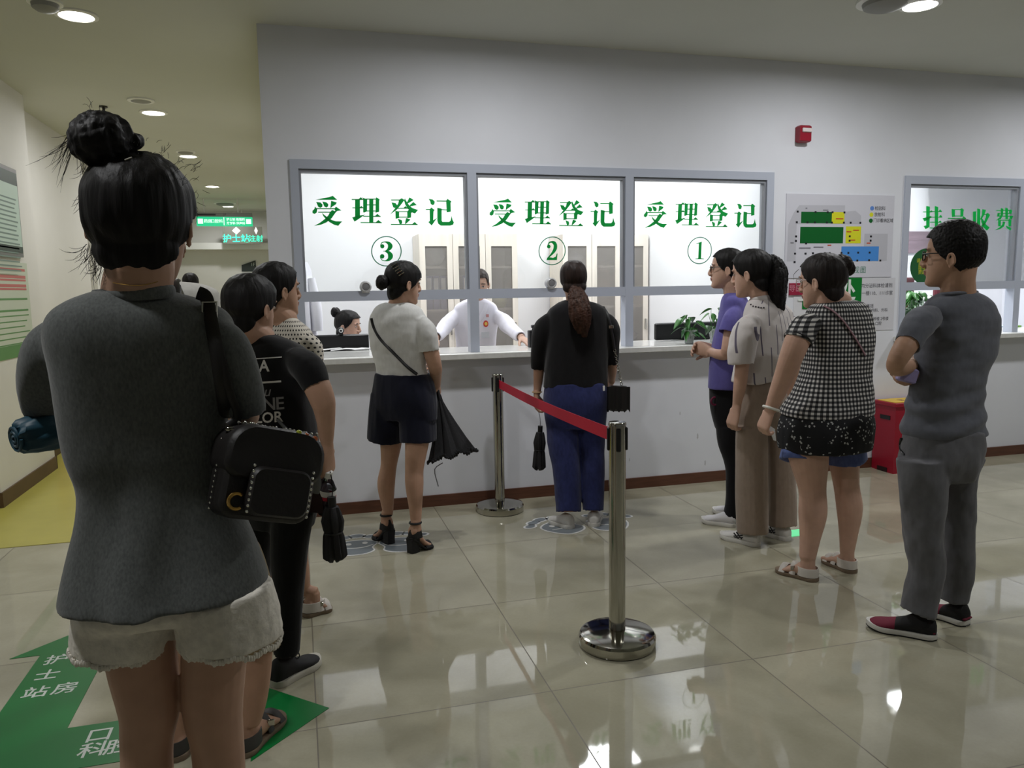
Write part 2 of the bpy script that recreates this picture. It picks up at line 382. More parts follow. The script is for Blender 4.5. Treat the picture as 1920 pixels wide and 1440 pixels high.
def number_b(n):
    b = B(); f = to_pane(PANE_Y-.0030); c = (957, 775)
    ring = B(); o = 40
    for k in range(o+1):
        a = 2*pi*k/o
        ring.v.append(f(c[0]+183*cos(a), c[1]+183*sin(a))); ring.v.append(f(c[0]+171*cos(a), c[1]+171*sin(a)))
    for k in range(o): ring.face((2*k, 2*k+2, 2*k+3, 2*k+1))
    f = to_pane(PANE_Y-.0032); g = lambda x, y: f(877+x*160, 655+y*240)
    if n == 3:
        for s in D3: stroke_b(b, s, f)
        disc_b(b, 908, 716, 25, f); disc_b(b, 906, 836, 27, f)
    elif n == 2:
        stroke_b(b, D2, g); disc_b(b, 877+.21*160, 655+.27*240, 24, f)
        b.poly([g(*p) for p in ((.04,.99),(.10,.86),(.3,.84),(.6,.87),(.82,.80),(.90,.64),(.96,.64),(.92,.99))])
    else:
        b.poly([g(*p) for p in ((.40,.06),(.66,.0),(.66,.95),(.40,.95))]); b.poly([g(*p) for p in ((.16,.10),(.42,.06),(.42,.11),(.16,.13))])
        b.poly([g(*p) for p in ((.12,.96),(.42,.93),(.64,.93),(.94,.96),(.94,.99),(.12,.99))])
    return b, ring
def shifted(b, dx):
    c = B(); c.v = [v+Vector((dx, 0, 0)) for v in b.v]; c.f = list(b.f); c.mi = list(b.mi); return c
def win_frame(name, x0, x1, z0, z1, mulls, rail, t=.05):
    r = empty(name, (x0, 0, z0), kind='structure')
    y0, y1 = -.012, .07
    b = B(); b.span((x0-.004, y0, z1-t), (x1+.004, y1, z1+.004)); b.span((x0-.004, y0, z0), (x0+.045, y1, z1-t)); b.span((x1-.052, y0, z0), (x1+.004, y1, z1-t))
    obj('window_frame', b, FRAME, r, smooth=False)
    for a, c in mulls: obj('mullion', B().span((a, y0, z0), (c, y1, z1-t)), FRAME, r, smooth=False)
    ed = [x0+.045]+[v for m in mulls for v in m]+[x1-.052]
    for i in range(0, len(ed), 2): obj('transom_rail', B().span((ed[i], y0+.001, rail[0]), (ed[i+1], y1-.001, rail[1])), FRAME, r, smooth=False)
    # inner glazing bead
    b = B()
    for i in range(0, len(ed), 2):
        a, c = ed[i], ed[i+1]
        b.span((a, .002, z1-t-.02), (c, .055, z1-t)); b.span((a, .002, rail[1]), (a+.014, .055, z1-t-.02)); b.span((c-.014, .002, rail[1]), (c, .055, z1-t-.02))
    obj('glazing_bead', b, mat('bead_grey', (140, 143, 150), .4), r, smooth=False)
    panes = []
    for i in range(0, len(ed), 2):
        panes.append(obj('pane', B().span((ed[i]+.002, PANE_Y-.002, rail[1]), (ed[i+1]-.002, PANE_Y+.002, z1-t)), GLASS, r, smooth=False))
    return r, panes
M1, M2 = (1.069, 1.128), (2.148, 2.206)
win1, panes1 = win_frame('window_1', W1[0], W1[1], 1.001, 2.184, [M1, M2], (1.345, 1.406))
x3 = at_y(586, 400, PANE_Y).x; dxs = [0, at_y(918, 400, PANE_Y).x-x3, at_y(1207, 400, PANE_Y).x-x3]
xc = at_y(724.5, 471, PANE_Y).x
dxn = [0, at_y(1035, 472, PANE_Y).x-xc, at_y(1311.5, 469, PANE_Y).x-xc]
for i, n in enumerate((3, 2, 1)):
    obj('lettering', shifted(pane_text(), dxs[i]), GREEN, panes1[i], smooth=False, recalc=False)
    nb, rb = number_b(n)
    obj('number', shifted(nb, dxn[i]), GREEN, panes1[i], smooth=False, recalc=False)
    obj('number_ring', shifted(rb, dxn[i]), DARKGREEN, panes1[i], smooth=False, recalc=False)
win2, panes2 = win_frame('window_2', W2[0], W2[1], 1.001, 2.188, [(5.472, 5.531)], (1.345, 1.406), t=.055)
G2 = [[(355,125),(405,135),(400,420),(345,450),(318,410),(355,400)],[(310,204),(430,204),(430,213),(310,213)],[(400,207),(425,185),(450,208)],[(305,300),(420,266),(430,285),(330,340)],[(475,125),(522,140),(520,432),(478,432)],[(420,199),(575,200),(575,209),(420,208)],[(530,202),(550,172),(578,204)],[(410,277),(580,278),(580,287),(410,286)],[(535,280),(558,248),(582,282)],[(410,349),(570,350),(570,358),(410,357)],[(530,352),(550,330),(572,354)],[(400,430),(575,434),(575,442),(400,438)],[(520,434),(545,405),(578,438)],
[(715,165),(760,175),(760,275),(720,280)],[(755,169),(845,169),(845,178),(755,178)],[(840,170),(855,155),(890,180),(880,190),(878,270),(840,278)],[(755,262),(845,262),(845,270),(755,270)],[(665,294),(915,296),(915,304),(665,302)],[(865,297),(885,270),(918,300)],[(735,300),(785,300),(760,360),(730,330)],[(755,348),(840,348),(840,357),(755,357)],[(830,345),(880,360),(870,440),(810,470),(790,440),(830,425)],
[(1018,205),(1062,200),(1060,370),(1090,355),(1090,375),(1030,410),(1018,390)],[(1078,160),(1118,170),(1118,450),(1075,450)],[(1150,170),(1200,180),(1175,250),(1130,320),(1120,310),(1145,250)],[(1160,240),(1215,240),(1215,248),(1160,248)],[(1205,240),(1225,222),(1258,250),(1230,300),(1190,380),(1120,450),(1110,440),(1170,360),(1200,290)],[(1140,290),(1165,330),(1200,390),(1250,430),(1215,472),(1160,420),(1135,340)],
[(1350,183),(1550,183),(1550,191),(1350,191)],[(1365,225),(1550,225),(1550,233),(1365,233)],[(1360,265),(1560,265),(1560,273),(1360,273)],[(1365,225),(1395,232),(1392,265),(1362,268)],[(1412,155),(1445,165),(1440,250),(1410,310),(1345,330),(1395,285),(1412,240)],[(1475,148),(1512,160),(1510,310),(1478,310)],[(1530,185),(1550,172),(1572,190),(1560,235),(1530,235)],[(1545,262),(1585,268),(1565,310),(1535,300)],[(1375,320),(1410,328),(1408,410),(1375,410)],[(1405,322),(1530,322),(1530,330),(1405,330)],[(1520,320),(1535,308),(1560,325),(1552,410),(1522,410)],[(1440,345),(1472,352),(1455,410),(1400,450),(1335,465),(1400,425),(1435,385)],[(1480,400),(1560,440),(1545,470),(1500,440)]]
b = B()
for i, pl in enumerate(G2): b.poly([Vector(at_y(1690+x/7.58, 370+y/7.58, PANE_Y-.0022))+Vector((0, -.00006*i, 0)) for x, y in grown(pl, 2.6)])
obj('lettering', b, GREEN, panes2[0], smooth=False, recalc=False)
# sticker on the fee window: green speech bubble with yellow writing
b = B(); c = at_y(1738, 500, PANE_Y-.004); b.loft([[c+Vector((.155*cos(a*pi/16), dy, .14*sin(a*pi/16))) for a in range(32)] for dy in (0, -.001)])
st = empty('window_sticker', c, 'green oval sticker with yellow writing on the fee window', 'sticker'); obj('sticker_disc', b, mat('sticker_green', (30, 92, 48), .5), st, smooth=False)
YEL = mat('yellow_ink', (206, 200, 30), .5)
for i, (tx, px) in enumerate((('请先在', 1729), ('自助机', 1732), ('挂号缴', 1732), ('费谢谢', 1732))):
    tb = text_b(tx, .036, spacing=.9); M = plane_M(at_y(px, 489+i*7.3, PANE_Y-.0052), (1, 0, 0), (0, 0, 1)); obj('lettering', B().add(tb, M), YEL, st, smooth=False, recalc=False)
# ---- office beyond the glass
MAPLE = mat('pale_maple_board', (230, 222, 210), .45, noise_amt=.06, nscale=4, stretch=(6, 6, .6))
MAPLED = mat('cabinet_inside', (200, 186, 168), .6, noise_amt=.08, nscale=4)
CGLASS = glass_mat('cabinet_glass', (.86, .85, .84), .6)
_n = CGLASS.node_tree; _d = _n.nodes.new('ShaderNodeBsdfDiffuse'); _d.inputs[0].default_value = lin((216, 210, 204))+(1,); _m = _n.nodes.new('ShaderNodeMixShader'); _m.inputs[0].default_value = .24  # pale diffuse mixed in paints the hazy reflection on the cabinet doors
_o = _n.nodes['Material Output']; _l = _o.inputs[0].links[0].from_socket; _n.links.new(_l, _m.inputs[1]); _n.links.new(_d.outputs[0], _m.inputs[2]); _n.links.new(_m.outputs[0], _o.inputs[0])
def cabinet(x0, n, wd, label, fills):
    y0, y1, h = 2.0, 2.39, 1.90
    r = empty('filing_cabinet', (x0, y1, 0), label, 'cabinet'); x1 = x0+n*wd
    b = B(); t = .02
    b.span((x0, y0+.02, .0), (x0+t, y1, h)); b.span((x1-t, y0+.02, 0), (x1, y1, h)); b.span((x0+t, y0+.02, h-t), (x1-t, y1, h)); b.span((x0+t, y0+.02, 0), (x1-t, y1, .08)); b.span((x0+t, y1-.01, .08), (x1-t, y1, h-t))
    obj('carcass', b, MAPLE, r, smooth=False)
    for k in range(4):
        z = .45+k*.385-.0; obj('shelf', B().span((x0+t, y0+.04, z-.01), (x1-t, y1-.01, z+.01)), MAPLE, r, smooth=False)
    for i in range(n):
        a = x0+i*wd+.002; c = x0+(i+1)*wd-.002; s = .050
        d = B(); d.span((a, y0, .08), (a+s, y0+.02, h)); d.span((c-s, y0, .08), (c, y0+.02, h)); d.span((a+s, y0, h-.11), (c-s, y0+.02, h)); d.span((a+s, y0, .08), (c-s, y0+.02, .46))
        dr = obj('door', d, MAPLE, r, smooth=False); obj('door_glass', B().span((a+s, y0+.008, .46), (c-s, y0+.012, h-.11)), CGLASS, dr, smooth=False)
        obj('door_handle', B().box((c-.03 if i % 2 == 0 else a+.03, y0-.012, 1.05), (.012, .022, .1), bev=.003), STEEL, dr)
    return r
cabinet(1.062, 3, .301, 'pale maple glass-door cabinet behind the middle of windows three and two, with blue binders', None)
cabinet(2.40, 3, .29, 'pale maple glass-door cabinet standing against the partition behind windows two and one', None)
SHELF = [.46+k*.385 for k in range(4)]
BIND = mat('blue_binder', (72, 78, 150), .5); PAPERW = mat('paper_white', (232, 232, 232), .7)
proto = None
for i, bx in enumerate((1.15, 1.215, 1.28, 1.345, 1.49, 1.555)):
    if proto is None:
        proto = empty('binder', (bx, 2.15, SHELF[2]), 'blue lever-arch binder with a white spine label, on the middle cabinet shelf', 'binder', 'blue binders in the left cabinet')
        obj('cover', B().box((bx, 2.17, SHELF[2]+.15), (.055, .24, .30), bev=.004), BIND, proto)
        obj('spine_label', B().span((bx-.02, 2.0485, SHELF[2]+.10), (bx+.02, 2.05, SHELF[2]+.28)), PAPERW, proto)
        r = proto
    else:
        r = proto.copy(); COL.objects.link(r)
        for ch in proto.children: c = ch.copy(); COL.objects.link(c); c.parent = r
    r.location = (bx, 2.15, SHELF[2])
def bag(x, z, w_, h_, col, label, y=2.16, seed=1):
    b = B(); b.ell((x, y, z+h_/2), (w_/2, .10, h_/2), nu=28, nv=18)
    me = b.mesh('x', (x, y, z)); fix_normals(me)
    displace(me, lambda p: .022*noise.noise(p*16+Vector((seed, 0, 0)))+.012*noise.noise(p*40))
    for v in me.vertices: v.co.z = max(v.co.z, .0)
    me.materials.append(col); me.polygons.foreach_set('use_smooth', [True]*len(me.polygons))
    o = bpy.data.objects.new('plastic_bag', me); COL.objects.link(o); o.location = (x, y, z); return tag(o, label, 'bag')
BAGW = mat('white_film', (225, 226, 230), .35); 
bag(1.21, SHELF[3], .20, .22, BAGW, 'crumpled white plastic bag on the top shelf of the left cabinet, first door', seed=1)
bag(1.52, SHELF[3], .17, .14, mat('grey_film', (190, 190, 190), .4), 'small grey plastic bag on the top shelf of the left cabinet, second door', seed=4)
bag(1.80, SHELF[2], .22, .14, mat('green_film', (196, 200, 120), .45), 'yellow-green cloth bundle on the left cabinet, third door', seed=9)
bag(2.56, SHELF[3], .19, .13, BAGW, 'crumpled white plastic bag on the top shelf of the right cabinet', seed=12)
bag(3.12, SHELF[1]+.02, .2, .12, mat('grey_film2', (120, 118, 120), .5), 'dark grey bundle low in the right cabinet', seed=17)
tag(obj('red_box', B().box((3.10, 2.14, SHELF[2]+.03), (.09, .12, .06), bev=.004), mat('pinkred', (190, 60, 70), .5)), 'small red box on the middle shelf of the right cabinet', 'box')
tag(obj('box', B().box((1.24, 2.16, SHELF[1]+.09), (.15, .18, .18), bev=.004), mat('cardboard', (150, 120, 92), .8)), 'brown cardboard box low in the left cabinet', 'box')
b = B(); b.span((.02, .50, .70), (3.2, .80, .735)); b.span((.02, .50, .004), (.05, .80, .70)); b.span((3.17, .50, .004), (3.2, .80, .70)); b.span((.05, .50, .2), (3.17, .52, .7))
tag(obj('desk', b, MAPLE, smooth=False), 'long pale desk behind the counter under the three windows', 'desk')
def monitor(xc, zb, wd, ht, y, label, stand=True, zdesk=.735):
    r = empty('monitor', (xc, y, zdesk), label, 'monitor')
    obj('screen_back', B().box((xc, y, zb+ht/2), (wd, .035, ht), bev=.008), BLACKP, r)
    obj('stand', B().tube([Vector((xc, y+.03, zdesk+.015)), Vector((xc, y+.03, zb+.1))], .02).box((xc, y+.04, zdesk+.008), (.22, .18, .016), bev=.004), BLACKP, r)
    return r
p0, p1 = at_y(582, 629, .72), at_y(692, 655, .72)
monitor((p0.x+p1.x)/2, p0.z-.30, p1.x-p0.x, .30, .72, 'black computer monitor seen from behind, below window three in front of the seated clerk')
c = at_y(639, 620, .70)
wc = empty('webcam', (c.x, .70, p0.z), 'round webcam clipped on the monitor below window three', 'webcam')
obj('camera_ball', B().ell((c.x, .71, c.z+.001), (.024, .022, .024)).box((c.x, .715, p0.z+.004), (.03, .05, .012), bev=.002), BLACKP, wc); obj('lens_ring', B().torus((c.x, .688, c.z), .011, .004, Matrix.Rotation(pi/2, 3, 'X')), mat('silver', (210, 210, 210), .3, metal=.7), wc)
p0, p1 = at_y(1228, 606, .42), at_y(1372, 636, .42)
monitor((p0.x+p1.x)/2, 1.004, p1.x-p0.x, p0.z-1.004, .42, 'black computer monitor seen from behind, standing on the counter behind the potted plants', zdesk=1.001)
p0 = at_y(1890, 600, .40); monitor(5.35, 1.004, .6, at_y(1890, 602, .42).z-1.004, .42, 'black computer monitor seen from behind at the fee window', zdesk=1.001)
# document camera beside the clerk
c = at_y(998, 630, .22); dc = empty('document_camera', (c.x, .22, 1.001), 'small black document camera on the counter left of the woman in black', 'camera')
obj('stand', B().box((c.x+.0, .22, 1.06), (.055, .05, .118), bev=.004), BLACKP, dc)
obj('head', B().box((c.x+.015, .2, 1.145), (.05, .04, .022), bev=.004).tube([Vector((c.x, .22, 1.11)), Vector((c.x+.01, .21, 1.14))], .008), BLACKP, dc)
obj('lens', B().torus((c.x+.02, .178, 1.145), .009, .003, Matrix.Rotation(pi/2, 3, 'X')), MATS['silver'], dc)
# papers
for i, (px, py, rz, lb) in enumerate(((612, 656, .2, 'white paper sheet at the far left of the counter'), (648, 656, -.1, 'white paper sheet lying on the counter below the monitor'), (684, 655, .35, 'white paper sheet on the counter beside the woman in the white shirt'))):
    p = at_z(px, py, 1.002); M = Matrix.Rotation(rz, 3, 'Z')
    bb = B(); bb.loft([[M @ Vector((x, y, .002*k+.006*sin(x*18+i)))+Vector((p.x, p.y, 1.0045)) for x, y in ((-.1, -.05), (0, -.05), (.1, -.05), (.1, .05), (0, .05), (-.1, .05))] for k in (0, 1)])
    tag(obj('paper_sheet', bb, PAPERW, smooth=False), lb, 'paper')
for i, (px, py, col, lb) in enumerate(((1880, 613, (200, 215, 230), 'pale blue leaflet on the fee counter'), (1899, 613, (120, 170, 60), 'green leaflet on the fee counter by the mullion'))):
    p = at_z(px, py, 1.002); bb = B().box((p.x, p.y, 1.009), (.10, .08, .014), Matrix.Rotation(.3-i*.5, 3, 'Z')); tag(obj('leaflet', bb, mat('leaflet%d' % i, col, .5), smooth=False), lb, 'leaflet')
# plants in glass vases
LEAF = [mat('leaf_green', (58, 116, 48), .35, noise_amt=.3, nscale=14), mat('leaf_dark', (36, 82, 40), .35, noise_amt=.3, nscale=14), mat('leaf_grey', (96, 120, 96), .4, noise_amt=.2, nscale=14)]
VG = glass_mat('vase_glass', (.93, .95, .95), 1.0)
_n = VG.node_tree; _d = _n.nodes.new('ShaderNodeBsdfDiffuse'); _d.inputs[0].default_value = (.8, .83, .82, 1); _m = _n.nodes.new('ShaderNodeMixShader'); _m.inputs[0].default_value = .25
_o = _n.nodes['Material Output']; _l = _o.inputs[0].links[0].from_socket; _n.links.new(_l, _m.inputs[1]); _n.links.new(_d.outputs[0], _m.inputs[2]); _n.links.new(_m.outputs[0], _o.inputs[0]); WATER = mat('water', (225, 232, 230), .05, trans=1, ior=1.33)
def leaf_b(base, tip, wd, sag, side):
    b = B(); base = Vector(base); tip = Vector(tip); d = tip-base; s = d.cross(Vector((0, 0, 1)))
    s = (s.normalized() if s.length > 1e-5 else Vector((1, 0, 0))); s = (Matrix.Rotation(side, 3, d.normalized()) @ s)
    prof = [(0, .02), (.08, .55), (.22, .95), (.4, 1), (.6, .78), (.8, .42), (.94, .14), (1, .01)]
    rings = []
    for t, ww in prof:
        c = base+d*t-Vector((0, 0, sag*t*t)); h = s.cross(d.normalized())*.25*wd*ww
        rings.append([c-s*wd*ww+h, c, c+s*wd*ww+h, c-Vector((0, 0, .0015))])
    return b.loft(rings)
def vase_plant(px, py, Y, label, seed, spread, hgt, nl, ls=1.):
    p = at_z(px, py, 1.001) if Y is None else at_y(px, py, Y); x, y = p.x, p.y; z = 1.001; rnd = random.Random(seed)
    r = empty('potted_plant', (x, y, z), label, 'plant')
    prof = [(.024, 0), (.028, .004), (.030, .03), (.036, .06), (.046, .088), (.050, .096), (.048, .097), (.044, .088), (.034, .06), (.028, .03), (.024, .006)]
    obj('vase', B().lathe([(a*1.08, c) for a, c in prof], (x, y, z)), VG, r)
    obj('water', B().lathe([(.022, .007), (.028, .03), (.035, .055), (.037, .06)], (x, y, z)), WATER, r)
    stems = B(); 
    for i in range(nl):
        a = 2*pi*i/nl+rnd.uniform(-.4, .4); el = rnd.uniform(-.35, 1.25); L = spread*rnd.uniform(.6, 1.0)
        top = Vector((x+L*cos(a)*cos(el), y+.7*L*sin(a)*cos(el), z+.10+max(-.02, hgt*sin(el))))
        stems.tube([Vector((x+.01*cos(a), y+.01*sin(a), z+.04)), Vector((x+.025*cos(a), y+.025*sin(a), z+.11)), top], [.002, .002, .0014], n=5, smooth=3)
        out = Vector((cos(a), sin(a), -.15-rnd.uniform(0, .7))).normalized(); ll = rnd.uniform(.06, .085)*ls
        obj('leaf', leaf_b(top-out*.008, top+out*ll, rnd.uniform(.020, .028)*ls, .02, rnd.uniform(-.7, .7)), LEAF[0 if i % 3 else (1 if seed == 3 else 2)], r, angle=180)
    obj('stems', stems, LEAF[0], r)
vase_plant(1292, 634, .02, 'bushy green ivy in a clear glass vase, the left of two plants on the counter', 3, .085, .11, 15)
vase_plant(1340, 632, .05, 'leafy green ivy in a tall glass vase beside the woman in purple', 8, .10, .15, 11)
vase_plant(1716, 610, .30, 'dense green plant behind the glass of the fee window', 21, .17, .24, 70, 1.35)
# coat on the office wall
c = at_x(572, 560, .03)
b = B(); cy = 1.0
rings = []
for z, hw, dp in ((1.62, .03, .03), (1.56, .07, .05), (1.40, .10, .06), (1.2, .12, .065), (1.05, .13, .07), (.9, .14, .07)):
    rings.append([Vector((.02+dp*(1+sin(a*2*pi/28*5)*.25)*max(0, sin(a*2*pi/28))+.03, cy+hw*cos(a*2*pi/28), z)) for a in range(28)])
b.loft(rings)
b.tube([Vector((.10, cy-.03, 1.50)), Vector((.13, cy-.05, 1.3)), Vector((.135, cy-.06, 1.12))], [.035, .042, .04], smooth=4)
ct = empty('hanging_coat', (.02, cy, .9), 'white coat hanging on the office wall at the left end of window three', 'coat')
obj('coat_cloth', b, mat('white_cotton', (228, 228, 236), .85, bump=.3, bscale=12, bdist=.01), ct)
obj('hook', B().tube([Vector((0, cy, 1.66)), Vector((.05, cy, 1.66)), Vector((.06, cy, 1.63))], .006), STEEL, ct)
# fee office: panel and dark red chair backs
p0, p1 = at_y(1697, 434, 2.39), at_y(1765, 474, 2.39)
b = B(); b.span((p0.x-.2, 2.375, p1.z), (p1.x+.5, 2.40, p0.z)); b.span((p0.x-.2, 2.372, (p0.z*.6+p1.z*.4)-.004), (p1.x+.5, 2.3755, (p0.z*.6+p1.z*.4)+.004))
tag(obj('wall_board', b, mat('mauve_board', (142, 124, 134), .6, noise_amt=.15, nscale=5, stretch=(1, 1, 6)), smooth=False), 'mauve-grey board on the wall behind the fee window', 'board')
for i, px in enumerate((1702, 1760)):
    p = at_y(px, 553, .9); rr = empty('office_chair', (p.x, .9, .004), ('dark red chair back behind the fee window plant', 'dark red chair back behind the fee window, beside the man')[i], 'chair')
    obj('backrest', B().box((p.x, .9, 1.20), (.11, .05, .5), bev=.02), mat('dark_red', (96, 34, 44), .6), rr); obj('post', B().tube([Vector((p.x, .93, .02)), Vector((p.x, .93, 1.0))], .025).box((p.x, .93, .012), (.26, .30, .016), bev=.004), BLACKP, rr); obj('seat', B().box((p.x, 1.1, .5), (.24, .36, .07), bev=.03), MATS['dark_red'], rr)
# office ceiling panels (they light the room behind the glass)
PANEL = mat('led_panel', (250, 252, 255), .5, emit=6.0)
def office_light(x, y, label, pw=OFFICE_W):
    r = empty('ceiling_light', (x, y, CEIL), label, 'ceiling light', 'office ceiling panels')
    obj('light_frame', B().box((x, y, CEIL-.008), (.62, .62, .016), bev=.003), WHITEP, r, smooth=False); obj('diffuser', B().span((x-.29, y-.29, CEIL-.019), (x+.29, y+.29, CEIL-.0165)), PANEL, r, smooth=False)
    l = bpy.data.lights.new('panel_lamp', 'AREA'); l.energy = pw; l.size = .58; l.color = (.95, .97, 1.0)
    o = bpy.data.objects.new('panel_lamp', l); COL.objects.link(o); o.parent = r; o.location = (0, 0, -.025)
for x, k in ((.9, 1), (2.55, 1.2), (4.4, 2.0), (6.0, 2.0)): office_light(x, 1.25, pw=OFFICE_W*k, label= 'square white ceiling panel light inside the office behind the windows')
# ---- hall downlights
LAMP = mat('downlight_glow', (255, 252, 240), .5, emit=9.0); TRIMW = mat('downlight_trim', (235, 235, 230), .4)
def downlight(x, y, label, watts, col):
    r = empty('downlight', (x, y, CEIL), label, 'downlight', None)
    obj('trim_ring', B().lathe([(.112, 0), (.112, -.008), (.09, -.012), (.088, -.004)], (x, y, CEIL), cap=False), TRIMW, r)
    obj('lamp_face', B().lathe([(.088, 0), (.086, -.006), (.05, -.014), (.001, -.016)], (x, y, CEIL-.001)), LAMP, r)
    l = bpy.data.lights.new('downlight_lamp', 'AREA'); l.shape = 'DISK'; l.size = .17; l.energy = watts; l.color = col; l.spread = radians(176)
    o = bpy.data.objects.new('downlight_lamp', l); COL.objects.link(o); o.parent = r; o.location = (0, 0, -.03)
    return r
CW = (.985, .985, 1.0); HW_ = (.985, .99, 1.0)
for y, lb in ((.07, 'nearest corridor downlight, large and bright at the top left'), (2.485, 'second corridor downlight, above the bun of the woman in grey'), (4.685, 'third corridor downlight beside the wall edge'), (7.29, 'farthest small corridor downlight, near the hanging sign')):
    downlight(-1.1, y, lb, CORR_W, CW)
downlight(-1.1, 10.0, 'unseen corridor downlight added to brighten the far end', CORR_W*.7, CW)  # added lamp, no fitting seen here; lifts the light at the corridor end
downlight(3.43, -1.13, 'bright downlight at the top right corner of the photo', HALL_W, HW_)
for x, y in ((1.16, -1.13), (5.7, -1.13), (-1.1, -3.6), (3.43, -3.6), (-3.4, -1.5)):
    downlight(x, y, 'round hall downlight in the ceiling out of the frame', HALL_W*.9, HW_)['group'] = 'hall downlights out of frame'
# detectors and speakers in the ceiling
def ceil_round(x, y, label, rad, h):
    r = empty('smoke_detector', (x, y, CEIL), label, 'smoke detector')
    obj('mount', B().lathe([(rad, 0), (rad, -.012), (rad*.9, -.014)], (x, y, CEIL)), TRIMW, r)
    obj('dome', B().lathe([(rad*.8, -.013), (rad*.75, -h*.7), (rad*.5, -h), (.004, -h-.003)], (x, y, CEIL)), mat('grey_grille', (150, 150, 146), .6), r)
ceil_round(-1.205, -.11, 'smoke detector beside the nearest corridor downlight', .085, .05)
ceil_round(-1.122, 2.05, 'flat round detector just before the second corridor downlight', .10, .02)
ceil_round(-1.09, 4.4, 'dark-rimmed round detector before the third corridor downlight', .10, .03)
ceil_round(3.19, -1.14, 'round grey ceiling speaker beside the top right downlight', .15, .05)
ceil_round(-1.113, 9.5, 'round grey ceiling disc far down the corridor', .18, .05)
b = B(); b.lathe([(.03, 0), (.03, -.01), (.012, -.012), (.010, -.05)], (-1.455, 2.34, CEIL))
for k in range(6): b.box((-1.455+.02*cos(k), 2.34+.02*sin(k), CEIL-.055), (.012, .012, .012))
tag(obj('sprinkler', b, mat('dark_metal', (60, 58, 52), .4, metal=.6)), 'small dark sprinkler head on the corridor ceiling', 'sprinkler')
# ---- things on the walls
p0, p1 = at_y(1491, 237, 0), at_y(1512, 269, 0)
al = empty('fire_alarm', ((p0.x+p1.x)/2, 0, p1.z), 'small red fire alarm sounder high on the white wall', 'alarm')
obj('housing', B().box(((p0.x+p1.x)/2, -.03, (p0.z+p1.z)/2), (p1.x-p0.x, .06, p0.z-p1.z), bev=.008), mat('alarm_red', (150, 20, 44), .35), al)
obj('strobe', B().box(((p0.x+p1.x)/2+.005, -.063, p0.z-.035), (.075, .014, .03), bev=.004), mat('clear_strobe', (225, 215, 215), .15), al)
b = B(); pz = at_y(800, 868, 0)
# floor plan board
P0, P1 = at_y(1474, 363, 0), at_y(1670, 519, 0); PX, PZ, PWD, PHT = P0.x, P0.z, P1.x-P0.x, P0.z-P1.z
pb = empty('floor_plan_poster', (PX+PWD/2, 0, P1.z), 'pale floor plan poster with green, yellow and blue blocks on the wall', 'poster')
obj('sheet', B().span((PX, -.006, P1.z), (PX+PWD, 0, PZ)), mat('poster_paper', (205, 205, 214), .35), pb, smooth=False)
def pq(x, y, k=0): return Vector((PX+(x-62)/1010*PWD, -.0065-.0004*k, PZ-(y-66)/780*PHT))
def prect(b, x0, y0, x1, y1, k=0): b.poly([pq(x0, y0, k), pq(x1, y0, k), pq(x1, y1, k), pq(x0, y1, k)])
b = B(); b.poly([pq(*p) for p in ((180,170),(600,165),(600,225),(700,215),(755,260),(758,340),(160,345),(158,690),(80,690),(85,350),(130,240))]); prect(b, 795, 430, 1020, 690); obj('ground_shape', b, mat('plan_grey', (186, 186, 194), .4), pb, smooth=False, recalc=False)
b = B(); prect(b, 198, 230, 480, 335, 1); prect(b, 194, 370, 592, 522, 1); obj('green_block', b, mat('plan_green', (0, 92, 34), .4), pb, smooth=False, recalc=False)
b = B(); prect(b, 480, 230, 598, 338, 1); prect(b, 616, 362, 760, 522, 1); obj('yellow_block', b, mat('plan_yellow', (214, 214, 40), .4), pb, smooth=False, recalc=False)
b = B(); prect(b, 580, 552, 938, 692, 1); obj('blue_block', b, mat('plan_blue', (74, 140, 214), .4), pb, smooth=False, recalc=False)
b = B(); 
for x, y in ((165,230),(328,232),(440,232),(485,232),(596,232),(160,328),(256,328),(325,328),(435,328),(482,328),(594,328),(658,328),(750,328),(157,458),(157,500),(654,456),(654,497),(857,456),(855,496),(152,618),(248,618),(316,615),(426,614),(472,614),(582,613),(647,613),(740,611),(850,611),(150,697),(735,686),(848,684),(957,687),(250,524)): prect(b, x-9, y-9, x+9, y+9, 2)
obj('column_marks', b, mat('plan_black', (28, 28, 34), .4), pb, smooth=False, recalc=False)
b = B()
for x, y, mm in ((857,190,0),(853,250,1),(850,307,2)):
    b.m = mm; o = len(b.v); b.v.extend(pq(x+19*cos(a*pi/8), y+21*sin(a*pi/8), 1) for a in range(16)); b.face(range(o, o+16))
obj('legend_dots', b, [mat('legend_blue', (90, 130, 200), .4), MATS['plan_yellow'], MATS['plan_green']], pb, smooth=False, recalc=False)
b = B()
for tx, x, y, sz in (('检验科', 935, 192, 36), ('放射科', 932, 250, 36), ('门诊看病区域', 970, 306, 34)):
    b.add(text_b(tx, sz/1010*PWD, spacing=.9), plane_M(pq(x, y, 1), (1, 0, 0), (0, 0, 1)))
obj('legend_text', b, MATS['plan_black'], pb, smooth=False, recalc=False)
b = B(); b.add(text_b('平面视图', 58/1010*PWD, spacing=1.15), plane_M(pq(700, 780, 1), (1, 0, 0), (0, 0, 1))); obj('title_text', b, mat('plan_teal', (58, 128, 100), .4), pb, smooth=False, recalc=False)
for L_, cm in ((((552, 292, 70), (645, 413, 45), (712, 398, 55), (685, 492, 45), (466, 540, 34), (836, 520, 36)), mat('plan_red', (196, 70, 40), .4)), (((420, 213, 50), (243, 198, 16), (240, 566, 105), (122, 518, 30), (365, 558, 90)), mat('plan_darkgrey', (120, 120, 128), .4))):
    for x, y, wd in L_: b = B(); prect(b, x-wd/2, y-5, x+wd/2, y+5, 3); obj('caption', b, cm, pb, smooth=False, recalc=False)
